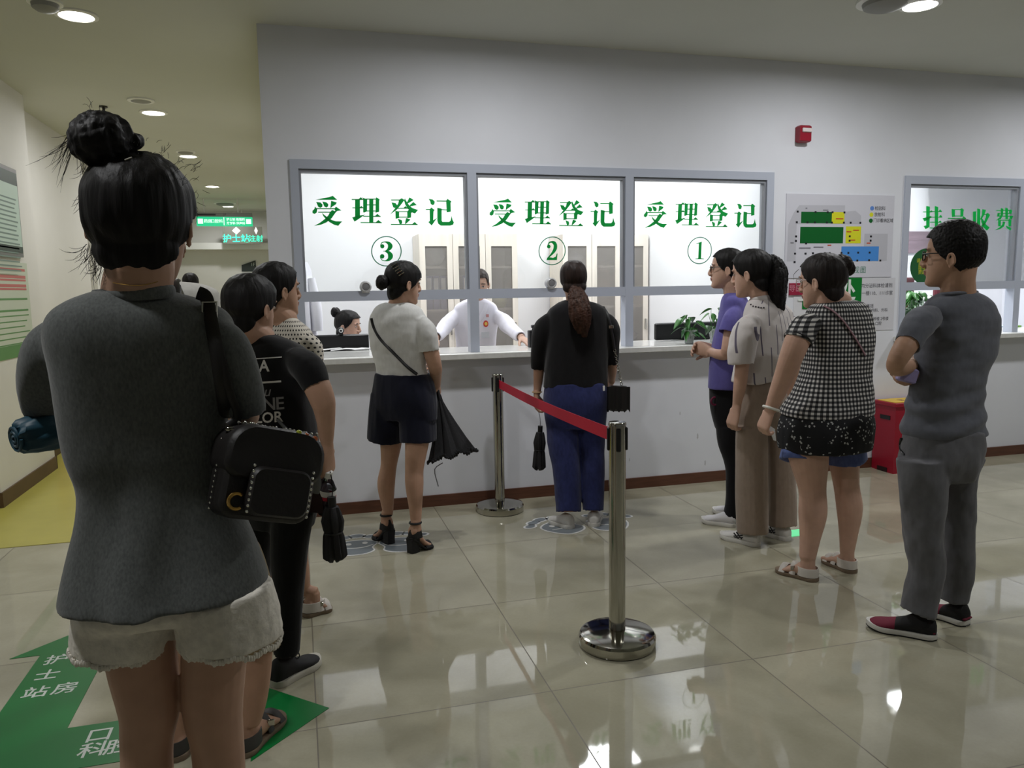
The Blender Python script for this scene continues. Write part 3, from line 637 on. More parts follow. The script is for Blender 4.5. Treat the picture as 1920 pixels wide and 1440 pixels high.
# green "处" plate
p0, p1 = at_y(1505, 518.5, 0), at_y(1613, 573, 0)
gs = empty('green_sign', (p0.x, 0, p1.z), 'green wall sign with a white character, behind the woman in the checked top', 'sign')
obj('plate', B().span((p0.x, -.008, at_y(1613, 574, 0).z-.01), (p1.x, 0, P1.z-.004)), mat('sign_green', (0, 116, 40), .4), gs, smooth=False)
obj('lettering', B().add(text_b('登记处', .16, offset=.004, spacing=1.1), plane_M((p1.x-.30, -.0092, (p1.z+P1.z)/2+.0), (1, 0, 0), (0, 0, 1))), mat('sign_white', (224, 230, 226), .5), gs, smooth=False, recalc=False)
# notice
p0, p1 = at_y(1614, 520.5, 0), at_y(1674, 618, 0)
nt_ = empty('notice', (p0.x, 0, p1.z), 'white printed notice on the wall under the floor plan, right of the green sign', 'notice')
obj('sheet', B().span((p0.x, -.004, p1.z), (p1.x, 0, P1.z-.006)), mat('notice_paper', (208, 208, 214), .5), nt_, smooth=False)
b = B()
def nline(tx, px, py, sz): b.add(text_b(tx, sz, spacing=.95), plane_M(at_y(px, py, -.0052), (1, 0, 0), (0, 0, 1)))
nline('内分泌科体检请到', 1644, 536, .036); nline('一楼110、111诊室', 1645, 550, .036); nline('注意事项', 1624, 575, .034); nline('内科、外科', 1649, 582, .03); nline('三楼', 1626, 591, .034); nline('1号楼 2号楼', 1650, 598, .03); nline('眼科 口腔', 1640, 607, .03)
obj('lettering', b, mat('ink_grey', (84, 84, 92), .6), nt_, smooth=False, recalc=False)
p0, p1 = at_y(1479, 531, 0), at_y(1503, 553, 0)
rs = empty('red_sign', (p0.x, 0, p1.z), 'dark red wall plate beside the woman in the checked top', 'sign')
obj('plate', B().span((p0.x, -.012, p1.z), (p1.x, 0, p0.z)), mat('sign_red', (150, 34, 62), .4), rs, smooth=False)
obj('lettering', B().add(text_b('导医', .055), plane_M(at_y(1491.5, 541.5, -.0132), (1, 0, 0), (0, 0, 1))), mat('pink_ink', (206, 140, 156), .5), rs, smooth=False, recalc=False)
tag(obj('notice', B().span((at_y(1488, 556, 0).x, -.003, at_y(1488, 605, 0).z), (at_y(1530, 556, 0).x, 0, at_y(1488, 556, 0).z)), mat('notice_plain', (216, 216, 220), .6), smooth=False), 'plain white paper on the wall below the dark red plate', 'notice')
# sockets / pass-through brackets: intercom speakers on the transom
def intercom(px, py, label):
    p = at_y(px, py, -.03); r = empty('intercom_speaker', (p.x, 0, p.z), label, 'speaker'); Mx = Matrix.Rotation(pi/2, 3, 'X')
    b = B(); b.loft([[Vector((p.x+rr*cos(a*pi/14), yy, p.z+rr*sin(a*pi/14))) for a in range(28)] for rr, yy in ((.02, .028), (.034, .02), (.037, -.005), (.034, -.03), (.026, -.036), (.024, -.030))])
    b.box((p.x, .0, p.z-.033), (.05, .04, .012), bev=.003)
    obj('housing', b, mat('intercom_metal', (200, 200, 202), .35, metal=.25), r); obj('grille', B().ell((p.x, -.03, p.z), (.022, .004, .022)), mat('grille_dark', (120, 120, 122), .6), r)
intercom(686, 538, 'round silver intercom speaker on the rail of window three')
intercom(1034.5, 531, 'round silver intercom speaker on the rail of window two')
# ---- red box by the wall
x0, y0 = at_z(1674, 889).x, at_z(1674, 889).y; h = at_x(1676, 757, x0)
hb = at_y(1676, 757, y0).z
rb = empty('suggestion_box', (x0, -.02, 0), 'tall red box with a yellow top standing against the wall behind the man', 'box')
RED = mat('box_red', (150, 18, 42), .4)
b = B(); b.span((x0, y0, .0), (x0+.33, -.02, hb-.03)); obj('body', b, RED, rb, smooth=False)
obj('lid', B().box((x0+.165, (y0-.02)/2, hb-.015), (.35, -y0+.0, .03), bev=.004), RED, rb, smooth=False)
obj('top_plate', B().span((x0+.01, y0+.02, hb), (x0+.32, -.04, hb+.004)), mat('box_yellow', (222, 186, 70), .5, noise_amt=.15, nscale=12), rb, smooth=False)
obj('top_marks', B().span((x0+.12, y0+.08, hb+.004), (x0+.16, y0+.13, hb+.005)).span((x0+.2, y0+.07, hb+.004), (x0+.25, y0+.12, hb+.005)), mat('box_ink', (120, 70, 40), .5), rb, smooth=False)
obj('slot', B().span((x0-.004, y0+.05, hb-.13), (x0+.0, y0+.15, hb-.10)), BLACKP, rb, smooth=False)
obj('foot_notch', B().span((x0-.004, y0+.06, 0), (x0+.0, y0+.16, .035)), mat('notch_dark', (40, 8, 12), .7), rb, smooth=False)
# ---- floor stickers
def flat(pts, z): return [Vector((x, y, z)) for x, y in pts]
ar = empty('floor_arrow', (-.9, -2.3, 0), 'green floor sticker with two arrows and white writing beside the woman in grey', 'floor sticker')
ARROW = [(-1.04, -2.465), (-.2, -2.465), (-.2, -2.581), (.04, -2.34), (-.2, -2.103), (-.2, -2.215), (-.79, -2.215), (-.79, -1.606), (-.683, -1.606), (-.915, -1.372), (-1.147, -1.606), (-1.04, -1.606)]
obj('arrow_film', B().prism(flat(ARROW, .0004), (0, 0, .0012)), mat('arrow_green', (0, 116, 52), .3), ar, smooth=False)
b = B()
for tx, px, py in (('护', 106, 1237), ('士', 88, 1266), ('站', 66, 1299), ('药', 157, 1230), ('房', 122, 1291), ('口', 186, 1379), ('科', 174, 1407), ('腔', 224, 1400), ('放', 475, 1328)):
    p = at_z(px, py, .002); b.add(text_b(tx, .088, offset=.001), Matrix.Translation(p) @ Matrix.Rotation(0, 4, 'Z'))
obj('lettering', b, mat('sticker_white', (214, 220, 214), .5), ar, smooth=False, recalc=False)
PAWG = mat('paw_grey', (118, 126, 132), .4); PAWW = mat('paw_white', (222, 222, 220), .4)
def paw(px, py, ang, label, mir=1):
    p = at_z(px, py); r = empty('paw_sticker', (p.x, p.y, 0), label, 'floor sticker', 'grey paw stickers'); M = Matrix.Translation((p.x, p.y, 0)) @ Matrix.Rotation(ang, 4, 'Z')
    def sole(s): return [(mir*(x*(1+s*.1)), y*(1+s*.1)) for x, y in ((-.115,.02),(-.10,.075),(-.05,.105),(.02,.11),(.09,.09),(.12,.045),(.10,.005),(.085,-.03),(.09,-.075),(.05,-.115),(-.02,-.125),(-.075,-.105),(-.105,-.05))]
    toes = [(-.12,.15,.030),(-.055,.185,.034),(.02,.195,.036),(.10,.165,.032)]
    def shape(g, z, b):
        q = cr([t for t in sole(g)]+[sole(g)[0]], 3)[:-1]; b.poly([M @ Vector((x, y, z)) for x, y in q])
        for x, y, rr in toes:
            o = len(b.v); b.v.extend(M @ Vector((mir*x+(rr+.012*g)*1.15*cos(k*pi/10), y+(rr*.8+.012*g)*sin(k*pi/10), z)) for k in range(20)); b.face(range(o, o+20))
        return b
    obj('outline', shape(1, .0006, B()), PAWW, r, smooth=False, recalc=False); obj('pad', shape(0, .0012, B()), PAWG, r, smooth=False, recalc=False)
    e = B()
    for x in (-.035, .055):
        o = len(e.v); e.v.extend(M @ Vector((mir*x+.016*cos(k*pi/8), .055+.02*sin(k*pi/8), .0018)) for k in range(16)); e.face(range(o, o+16))
    stroke_b(e, [(-.085,.01,.006),(-.02,-.02,.012),(.05,-.015,.012),(.10,.02,.006)], lambda x, y: M @ Vector((mir*x, y, .0018)))
    obj('smile', e, PAWW, r, smooth=False, recalc=False)
paw(667, 1026, .0, 'grey smiling paw sticker on the floor at window three, left of the black heels')
paw(752, 1020, -.1, 'grey paw sticker half hidden under the black high heels', -1)
paw(1055, 988, .55, 'grey paw sticker under the left white sneaker of the woman in black')
paw(1140, 982, -.3, 'grey paw sticker behind the near barrier post', -1)
b = B(); p = at_z(1489, 1000); b.span((p.x-.05, p.y-.05, .0003), (p.x+.07, p.y+.05, .003)); tag(obj('floor_green_patch', b, mat('green_patch_glow', (110, 230, 160), .4, emit=.55), smooth=False), 'small glowing green patch on the floor beside the beige trousers', 'exit marker')  # thin green box on the tiles with a weak emission
# ---- left wall posters, red cabinet
def on_left(px, py, X=-1.965): return at_x(px, py, X)
lb_ = empty('notice_board', on_left(30, 490), 'framed green and white notice board at the left edge of the photo', 'notice board')
a, c, d, e = on_left(20, 322), on_left(33, 482), on_left(0, 318), on_left(0, 478)
Y1 = a.y; Y0 = .885; zt = a.z; zb = on_left(33, 482).z; X = -1.965
obj('board', B().span((X, Y0, zb), (X+.02, Y1+.05, zt+.02)), mat('board_frame', (120, 122, 120), .4, metal=.3), lb_, smooth=False)
obj('sheet', B().span((X+.02, Y0, zb+.03), (X+.022, Y1+.035, zt-.01)), mat('sheet_mint', (188, 208, 196), .4), lb_, smooth=False)
for z0_, z1_ in ((zt-.10, zt-.01), (zb+.03, zb+.075)): obj('dark_band', B().span((X+.022, Y0, z0_), (X+.0232, Y1+.035, z1_)), mat('band_dark', (50, 66, 60), .4), lb_, smooth=False)
b = B()
for k in range(17): b.span((X+.0225, Y0, zt-.20-k*.032), (X+.0232, Y1-.02-.06*((k*7) % 5)/5, zt-.21-k*.032))
obj('text_lines', b, mat('line_grey', (120, 140, 132), .5), lb_, smooth=False)
a = on_left(44, 492); c = on_left(52, 665)
np_ = empty('wall_leaflet', (X, Y0+.1, c.z), 'pale green printed leaflet with red headline below the notice board', 'leaflet')
obj('sheet', B().span((X, Y0, c.z), (X+.003, a.y+.06, zb-.04)), mat('leaf_sheet', (196, 204, 186), .5), np_, smooth=False)
b = B(); h_ = zb-.04-c.z
for f_, t_ in ((.08, .018), (.155, .022), (.19, .014), (.25, .022), (.285, .014)): b.span((X+.003, Y0, c.z+h_*(1-f_)-t_/2), (X+.0038, a.y-.0, c.z+h_*(1-f_)+t_/2))
obj('red_headline', b, mat('headline_red', (190, 108, 104), .5), np_, smooth=False)
b = B(); b.span((X+.003, Y0, c.z), (X+.0038, a.y+.06, c.z+.09)); b.span((X+.003, Y0, c.z+h_*.60), (X+.0038, a.y, c.z+h_*.62)); b.span((X+.003, Y0, c.z+h_*.48), (X+.0038, a.y, c.z+h_*.50))
for k in range(7): b.span((X+.003, Y0, c.z+h_*.44-k*.04), (X+.0036, a.y-.05*(k % 3), c.z+h_*.44-k*.04-.008))
obj('green_marks', b, mat('leaf_marks', (92, 140, 84), .5), np_, smooth=False)
hc = empty('fire_cabinet', (-2.12, 2.5, 0), 'low red fire cabinet on the corridor wall behind the woman in grey', 'cabinet')
obj('body', B().span((-2.118, 2.11, .11), (-2.07, 2.85, .62)), mat('cab_red', (150, 40, 34), .45), hc, smooth=False); obj('door_glass', B().span((-2.07, 2.25, .18), (-2.066, 2.75, .56)), mat('cab_pane', (170, 120, 110), .2), hc, smooth=False)
# ---- far end of the corridor
Ye = 11.0
h0, h1 = at_y(362, 462, Ye-.2), at_y(500, 462, Ye-.2)
struct('trim_1', B().span((-2.12, Ye-.3, h0.z-.06), (-.15, Ye, h0.z+.06)), mat('transom_white', (232, 232, 228), .5), smooth=False)
struct('wall_corridor_beam', B().span((-2.12, Ye-.5, at_y(430, 391, Ye-.5).z), (-.15, Ye, CEIL)), CORRP, smooth=False)
SG = mat('sign_glow', (30, 200, 140), .4, emit=.75); SGW = mat('sign_glow_white', (225, 255, 240), .4, emit=.9)
Ys = 8.9
a, c = at_y(368, 398, Ys), at_y(474, 424, Ys)
hs = empty('hanging_sign', ((a.x+c.x)/2, Ys, c.z), 'lit green direction sign hanging across the corridor', 'sign')
zt, zb = at_y(420, 399.5, Ys).z, at_y(420, 424, Ys).z; zm = at_y(420, 407, Ys).z
obj('header', B().span((a.x, Ys-.05, zm), (c.x, Ys+.05, zt)), mat('sign_header', (120, 122, 116), .4), hs, smooth=False)
obj('lightbox', B().span((a.x, Ys-.05, zb), (c.x, Ys+.05, zm)), SG, hs, smooth=False)
b = B(); zc = (zm+zb)/2; wd = c.x-a.x
b.span((a.x+.02, Ys-.0525, zc-.04), (a.x+.10, Ys-.05, zc+.04)); b.span((c.x-.10, Ys-.0525, zc-.04), (c.x-.02, Ys-.05, zc+.04)); b.span((a.x+wd*.48, Ys-.0525, zb+.01), (a.x+wd*.495, Ys-.05, zm-.01))
for t_, x, z_, s_ in (('药房', .20, 0, .062), ('口腔科', .36, 0, .062), ('护士站 检验科', .70, .03, .046), ('放射科 超声科', .70, -.032, .046)): b.add(text_b(t_, s_, offset=.001), plane_M((a.x+wd*x, Ys-.053, zc+z_), (1, 0, 0), (0, 0, 1)))
obj('lettering', b, SGW, hs, smooth=False, recalc=False)
b = B(); b.add(text_b('1F', .06), plane_M((a.x+wd*.5, Ys-.052, (zm+zt)/2), (1, 0, 0), (0, 0, 1))); b.span((a.x+.02, Ys-.052, (zm+zt)/2-.012), (a.x+.3, Ys-.05, (zm+zt)/2+.012)); obj('header_text', b, BLACKP, hs, smooth=False, recalc=False)
obj('rod', B().tube([Vector((a.x+.12, Ys, zt)), Vector((a.x+.12, Ys, CEIL))], .008, n=8), WHITEP, hs); obj('rod', B().tube([Vector((c.x-.22, Ys, zt)), Vector((c.x-.22, Ys, CEIL))], .012, n=8), WHITEP, hs)
Yn = 10.6; a, c = at_y(417, 425, Yn), at_y(493, 457, Yn)
ns = empty('station_sign', ((a.x+c.x)/2, Yn, c.z), 'grey sign with glowing green characters and white diamonds under the hanging sign', 'sign')
obj('rod', B().tube([Vector(((a.x+c.x)/2, Yn-.015, a.z)), Vector(((a.x+c.x)/2, Yn-.015, CEIL))], .008, n=8), WHITEP, ns); obj('panel', B().span((a.x, Yn-.03, c.z), (c.x, Yn, a.z)), mat('panel_grey', (128, 128, 118), .4), ns, smooth=False)
b = B(); b.add(text_b('护士站', .16, offset=.003), plane_M(at_y(443, 448, Yn-.034), (1, 0, 0), (0, 0, 1))); b.add(text_b('注射', .13, offset=.002), plane_M(at_y(480, 448, Yn-.034), (1, 0, 0), (0, 0, 1))); obj('lettering', b, mat('glow_text', (70, 235, 190), .4, emit=.9), ns, smooth=False, recalc=False)
b = B()
for px, w_ in ((443, .075), (480, .032)):
    p = at_y(px, 432.5, Yn-.033); b.poly([p+Vector(v) for v in ((-w_, 0, 0), (0, 0, -.07), (w_, 0, 0), (0, 0, .07))])
obj('diamonds', b, mat('glow_white', (240, 240, 236), .4, emit=.7), ns, smooth=False, recalc=False)
Yf = 10.97; q = [at_y(*p, Yf) for p in ((453, 497), (479, 488), (481, 509), (453, 509))]
fs = empty('floor_sign', (q[0].x, Yf, q[3].z), 'black slanted floor number sign on the far corridor wall', 'sign')
obj('plate', B().prism(q, (0, .03, 0)), mat('sign_black', (36, 44, 42), .4), fs, smooth=False)
q2 = [at_y(*p, Yf) for p in ((453, 509.5), (481, 509.5), (481, 519), (453, 519))]; obj('lower_plate', B().prism(q2, (0, .03, 0)), mat('sign_light', (190, 192, 188), .4), fs, smooth=False)
b = B(); b.add(text_b('1F', .085), plane_M(at_y(474, 496, Yf-.002), (1, 0, 0), (0, 0, 1))); obj('lettering', b, mat('sign_pale', (190, 200, 196), .5), fs, smooth=False, recalc=False)
# ---- queue barrier
def stanchion(x, y, H, label):
    r = empty('barrier_post', (x, y, 0), label, 'barrier post')
    obj('base', B().lathe([(.150, .004), (.152, .012), (.152, .038), (.146, .048), (.135, .052), (.09, .060), (.045, .066), (.034, .067)], (x, y, 0), n=64), STEEL, r, angle=30)
    obj('base_pad', B().lathe([(.146, 0), (.150, .005), (.146, .008)], (x, y, 0), n=48), BLACKP, r)
    obj('pole', B().lathe([(.0325, .062), (.0325, H-.01)], (x, y, 0), n=40), STEEL, r)
    obj('top_cap', B().lathe([(.0345, H-.012), (.0345, H-.003), (.032, H), (.001, H+.001)], (x, y, 0), n=40), STEEL, r)
    for k in range(3):
        a = YAW*-1+k*pi/2-pi/2*0 - pi
        c = Vector((x+.0335*cos(a), y+.0335*sin(a), H-.065)); obj('belt_slot', B().box(c, (.012, .018, .09), Matrix.Rotation(a, 3, 'Z'), bev=.003), BLACKP, r)
    return r
n_ = at_z(1157, 1207); f_ = at_z(937.5, 957)
Hs = at_y(1143, 792, n_.y).z
s1 = stanchion(n_.x, n_.y, Hs, 'near shiny steel barrier post with a red belt, in the middle of the floor')
Hs2 = at_y(937, 701, f_.y).z
s2 = stanchion(f_.x, f_.y, Hs2, 'far shiny steel barrier post by the counter wall, left of the woman in black')
A = Vector((f_.x, f_.y-.035, Hs2-.06)); Bp = Vector((n_.x-.01, n_.y+.036, Hs-.055)); rings = []
for i in range(25):
    t = i/24; p = A.lerp(Bp, t)-Vector((0, 0, .012*sin(pi*t))); w_ = .026
    rings.append([p+Vector((-.0008, 0, -w_)), p+Vector((.0008, 0, -w_)), p+Vector((.0008, 0, w_)), p+Vector((-.0008, 0, w_))])
obj('belt', B().loft(rings), mat('belt_red', (196, 12, 52), .6), s2, smooth=False)
# stray marks on the wall
b = B(); 
for px, py, s_ in ((1275, 775, .012), (1308, 818, .02), (1322, 868, .018), (1180, 862, .012)):
    p = at_y(px, py, -.0006); o = len(b.v); b.v.extend(p+Vector((s_*.3*cos(k*pi/5)*(1+.4*sin(k*2.3)), 0, s_*sin(k*pi/5)*(1+.3*cos(k*3.1)))) for k in range(10)); b.face(range(o, o+10))
o = obj('wall_scuffs', b, mat('scuff_grey', (186, 186, 190), .8), smooth=False, recalc=False); o['kind'] = 'structure'; o.name = 'trim_2'
# ================================================================== PEOPLE: builder
def skin_mat(name, rgb):
    m = mat(name, rgb, .5, noise_amt=.05, nscale=25, bump=.05, bscale=220, bdist=.0008, spec=.35)
    nt, b = nodes_of(m); b.inputs['Subsurface Weight'].default_value = .06; b.inputs['Subsurface Radius'].default_value = (.01, .004, .002); return m
SK = skin_mat('skin', (184, 146, 124)); SKP = skin_mat('skin_pale', (198, 160, 140)); SKD = skin_mat('skin_tan', (178, 140, 116))
LIP = mat('lip_skin', (150, 96, 88), .4)
def hair_mat(name, rgb, rough=.55):
    m = mat(name, rgb, rough, noise_amt=.5, nscale=70, bump=.5, bscale=110, bdist=.004, stretch=(1, 1, .12), spec=.25); return m
HAIR = hair_mat('black_hair', (17, 15, 15)); HAIRB = hair_mat('brown_hair', (58, 36, 26)); 
EYEW = mat('eye_white', (226, 222, 218), .3); DARK = mat('dark_iris', (18, 12, 10), .25)
HP = [(-.117,.070,.030,.018),(-.112,.080,.012,.030),(-.10,.085,-.004,.041),(-.08,.083,-.030,.053),(-.06,.084,-.058,.062),(-.04,.083,-.078,.069),(-.02,.082,-.090,.0735),(0,.081,-.096,.0755),(.025,.087,-.098,.0765),(.05,.085,-.096,.0745),(.075,.073,-.087,.067),(.095,.052,-.068,.053),(.108,.022,-.040,.034),(.113,.0,-.018,.014)]
def sstep(a, b_, x): t = min(1, max(0, (x-a)/(b_-a))); return t*t*(3-2*t)
def head_rings(t=0., tz=0., zmin=-1, n=36, tb=None, low=.55):
    out = []
    for z, yf, yb, w_ in cr(HP, 3):
        if z < zmin: continue
        q = (1-.45*sstep(.045, .105, z))*(1-low*sstep(.0, .06, -z)); yf2, yb2, w2 = yf+t*q, yb-(tb if tb is not None else t)*q, w_+t*q
        yc, ry = (yf2+yb2)/2, (yf2-yb2)/2; ring = []
        for k in range(n):
            a = 2*pi*k/n; c, s_ = cos(a), sin(a)
            c2 = math.copysign(abs(c)**.9, c); s2 = math.copysign(abs(s_)**.9, s_)
            wx = w2*(1-(.10*max(0, s2)**2 if z < .05 else 0))
            ring.append(Vector((wx*c2, yc+ry*s2, z+(tz*(z/.113) if z > 0 else 0))))
        out.append(ring)
    return out
def interp(tab, x):
    tab = sorted(tab)
    if x <= tab[0][0]: return tab[0][1]
    for (a, b_), (c, d) in zip(tab, tab[1:]):
        if x <= c: return b_+(d-b_)*(x-a)/(c-a)
    return tab[-1][1]
HL = [(-.13,-.3),(-.105,-.09),(-.09,-.068),(-.075,-.052),(-.05,-.036),(-.03,-.022),(-.012,.004),(.0,.020),(.02,.040),(.04,.052),(.06,.058),(.072,.066),(.084,.3)]
HLF = [(-.13,-.3),(-.105,-.09),(-.09,-.068),(-.075,-.052),(-.05,-.030),(-.03,.010),(-.012,.030),(.0,.040),(.02,.060),(.032,.08),(.04,.3)]
HLS = [(-.13,-.3),(-.115,-.09),(-.10,-.072),(-.08,-.056),(-.05,-.034),(-.03,-.014),(-.012,.012),(.0,.028),(.02,.046),(.04,.056),(.06,.062),(.068,.07),(.08,.3)]
def recess(rings, depth=.05, k=.92):
    """fold the open end of a garment inside so the hem has an edge and a hollow."""
    L = rings[-1]; c = sum(L, Vector())/len(L); pc = sum(rings[-2], Vector())/len(L)
    d = (pc-c); d = d.normalized() if d.length > 1e-6 else Vector((0, 0, 1))
    return rings+[[c+(p-c)*((k+1)/2) for p in L], [c+(p-c)*k+d*depth*.3 for p in L], [c+(p-c)*(k-.03)+d*depth for p in L]]
def foot_w(t):
    return interp([(0,.30),(.04,.62),(.12,.80),(.3,.78),(.5,.82),(.68,1.0),(.8,.98),(.9,.80),(.96,.55),(1,.18)], t)
class Person:
    def __init__(s, base, psi, label, cat='person', skin=None, group=None):
        s.base = Vector((base[0], base[1], 0)); s.D = (s.base-CAM).dot(fh); s.psi = radians(psi)
        dv = s.base-CAM; s.los = atan2(dv.x, dv.y); az = s.los+s.psi; s.az = az; s.F = Vector((sin(az), cos(az), 0)); s.R = Vector((cos(az), -sin(az), 0))
        s.root = empty('person', s.base, label, cat, group); s.b = B(); s.skin = skin or SK; s.voxel = .004
        s.Mh = None; s.tint = []
    def pt(s, x, y, d=0.): return at_d(x, y, s.D+d)
    def mpp(s, d=0.): return (s.D+d)/FPX
    def rows(s, rows, grow=0., n=4, N=44, ex=2.35):
        pc = s.az-YAW; out = []
        for y, xl, xr, d, k in cr(rows, n):
            c = s.pt((xl+xr)/2, y, d); hw = (xr-xl)/2*s.mpp(d)
            th = ((xl+xr)/2-960)/FPX; c_, s_ = cos(pc)+sin(pc)*th, sin(pc)-cos(pc)*th
            a = max(.004, hw/sqrt(c_*c_+k*k*s_*s_)+grow); b_ = max(.004, a*k if grow >= 0 else hw/sqrt(c_*c_+k*k*s_*s_)*k+grow)
            ring = []
            for i in range(N):
                t = 2*pi*i/N; cc, ss = cos(t), sin(t)
                cc = math.copysign(abs(cc)**(2/ex), cc); ss = math.copysign(abs(ss)**(2/ex), ss)
                ring.append(c+s.R*(a*cc)+s.F*(b_*ss))
            out.append(ring)
        return out
    def limb_rings(s, pts, grow=0., n=4, N=20, flat=None):
        q = cr(pts, n); P = [s.pt(x, y, d) for x, y, d, r in q]; R_ = [max(.004, r*s.mpp(d)+grow) for x, y, d, r in q]
        bb = B(); bb.tube(P, R_, n=N, flat=flat, upv=tuple(s.F)); k = len(bb.v)//len(P)
        return [bb.v[i*k:(i+1)*k] for i in range(len(P))]
    # --- body pieces
    def torso(s, rows, grow=-.026): s.b.loft(s.rows(rows, grow))
    def limb(s, pts, grow=0.): s.b.loft(s.limb_rings([(pts[0][0], pts[0][1]+.3*pts[0][3], pts[0][2], pts[0][3]*.62)]+list(pts[1:]), grow))
    def head(s, x, y, psi, size=1., d=0., pitch=0., roll=0., ears=True, neck=None, neck_r=.052):
        c = s.pt(x, y, d); az = s.los+radians(psi)
        s.Mh = Matrix.Translation(c) @ Matrix.Rotation(-az, 4, 'Z') @ Matrix.Rotation(radians(pitch), 4, 'X') @ Matrix.Rotation(radians(roll), 4, 'Y') @ Matrix.Scale(size, 4)
        s.hs = size; h = B(); h.loft(head_rings())
        h.tube([Vector(p) for p in ((0,.080,.020),(0,.092,-.004),(0,.099,-.022),(0,.100,-.031),(0,.090,-.042))], [.007,.0085,.0098,.0105,.009], n=12, smooth=3)
        for q in (-1, 1):
            h.ell((q*.0125,.090,-.034), (.008,.010,.007), nu=10, nv=8)
            h.ell((q*.031,.074,.024), (.024,.012,.007), nu=12, nv=8)
            if ears:
                Me = Matrix.Rotation(q*radians(22), 3, 'Z') @ Matrix.Rotation(radians(-10), 3, 'X')
                ec = Vector((q*.0835,-.014,-.016))
                h.ell(ec, (.0042,.0135,.0245), Me, nu=14, nv=10)
                h.torus(ec+Vector((q*.004,-.002,.003)), .0, .0, n=3, m=3) if False else None
                pts = [ec+Me @ Vector((q*.005, .014*cos(a), .025*sin(a))) for a in [radians(v) for v in range(-40, 260, 30)]]
                h.tube(pts, .0046, n=7)
                h.ell(ec+Me @ Vector((q*.002,.006,-.024)), (.006,.008,.009), Me, nu=8, nv=6)
        h.ell((0,.086,-.0575), (.022,.009,.0055), nu=14, nv=8); h.ell((0,.083,-.068), (.019,.010,.0065), nu=14, nv=8); h.ell((0,.074,-.100), (.020,.014,.013), nu=12, nv=8)
        s.b.add(h, s.Mh)
        if neck:
            nb = s.pt(*neck[:3]); t = s.Mh @ Vector((0,-.028,-.03)); m_ = s.Mh @ Vector((0,-.026,-.085))
            s.b.tube([nb-Vector((0, 0, .03)), nb, m_.lerp(nb, .35), m_, t], [neck_r*1.1, neck_r*1.06, neck_r, neck_r*.98, neck_r], n=20, smooth=3)
    def face(s, brow=True):
        for q in (-1, 1):
            e = B(); c = Vector((q*.0315,.0775,.002)); e.ell(c, (.0125,.0055,.0052), nu=14, nv=8); e.m = 1
            e.ell(c+Vector((0,.0038,0)), (.0055,.0024,.0053), nu=12, nv=8)
            e.tube([c+Vector((v*.0135,.0045-.004*abs(v),.0048*(1-v*v)+.0008)) for v in (-1, -.5, 0, .5, 1)], .0013, n=6)
            o = B().add(e, s.Mh); o.mi = e.mi; obj('eye', o, [EYEW, DARK], s.root)
            if brow:
                bb = B().tube([Vector((q*.0315+v*.019,.0865-.006*(v*q > 0)*abs(v),.024+.003*(1-abs(v)))) for v in (-1, -.4, .3, 1)], [.0018,.0032,.003,.0014], n=7, smooth=2)
                obj('eyebrow', B().add(bb, s.Mh), HAIR, s.root)
    def hand(s, b, wrist, d, n, side=1, curl=.5, sz=1., spread=.05, thumb=.6):
        """wrist point, finger direction d, palm normal n; side = +1 when the thumb lies along d x n."""
        d = Vector(d).normalized(); n = Vector(n); n = (n-d*n.dot(d)).normalized(); t = d.cross(n)*side; w_ = Vector(wrist); z = sz
        rings = []
        for u, hw, th in ((-.02,.026,.021),(.0,.027,.020),(.025,.034,.017),(.055,.040,.0155),(.082,.041,.0135),(.092,.036,.010)):
            rings.append([w_+d*u*z+t*(hw*z*cos(a*pi/9))+n*(th*z*sin(a*pi/9)-.15*th*curl*z) for a in range(18)])
        b.loft(rings)
        for i, (off, L) in enumerate(((.030,.070),(.0105,.079),(-.0095,.073),(-.028,.057))):
            p = w_+(d*.082+t*off)*z; a = 0; P = [p-d*.012*z, p]; dirv = (d+t*spread*(1.5-i)).normalized(); ax = dirv.cross(n).normalized()
            for seg, k in ((.45, .75), (.31, 1.0), (.24, .75)):
                a += curl*k*1.25
                dv = Matrix.Rotation(a, 3, ax) @ dirv; P.append(P[-1]+dv*L*seg*z)
            b.tube(P, [.0095*z,.0095*z,.0088*z,.0080*z,.0066*z], n=10, smooth=2)
        p = w_+(d*.018+t*.024)*z; dv = (d*.72+t*(.62-.5*curl*thumb)+n*(.25+.5*curl)).normalized()
        p2 = p+dv*.042*z; dv2 = (dv+d*.3+n*curl*.5-t*curl*.35).normalized(); p3 = p2+dv2*.032*z; p4 = p3+(dv2+n*curl*.3-t*.1).normalized()*.024*z
        b.tube([p-dv*.012*z, p, p2, p3, p4], [.013*z,.0135*z,.0115*z,.0100*z,.0075*z], n=10, smooth=2)
    def foot_frame(s, heel, toe):
        h = at_z(*heel) if len(heel) == 2 else Vector(heel); t = at_z(*toe) if len(toe) == 2 else Vector(toe)
        d = (t-h); d.z = 0; L = d.length; d.normalize(); return h, d, Vector((d.y, -d.x, 0)), L
    def foot(s, heel, toe, lift=0., ball=.012, w_=.043, ankle=None, ank_r=.031):
        """bare foot (for sandals and heels): heel raised by lift."""
        h, d, sd, L = s.foot_frame(heel, toe); f = L*.93; rings = []
        def zb(t): return ball+lift*(1-sstep(.05, .68, t))
        for t, hh in ((.02,.03),(.06,.052),(.14,.07),(.26,.074),(.40,.064),(.55,.048),(.68,.034),(.78,.026),(.84,.020)):
            hw = w_*foot_w(t)*.95; c = h+d*(f*t+.008)
            rings.append([c+sd*(hw*cos(a*pi/10))+Vector((0, 0, zb(t)+hh*.5+hh*.5*sin(a*pi/10))) for a in range(20)])
        s.b.loft(rings)
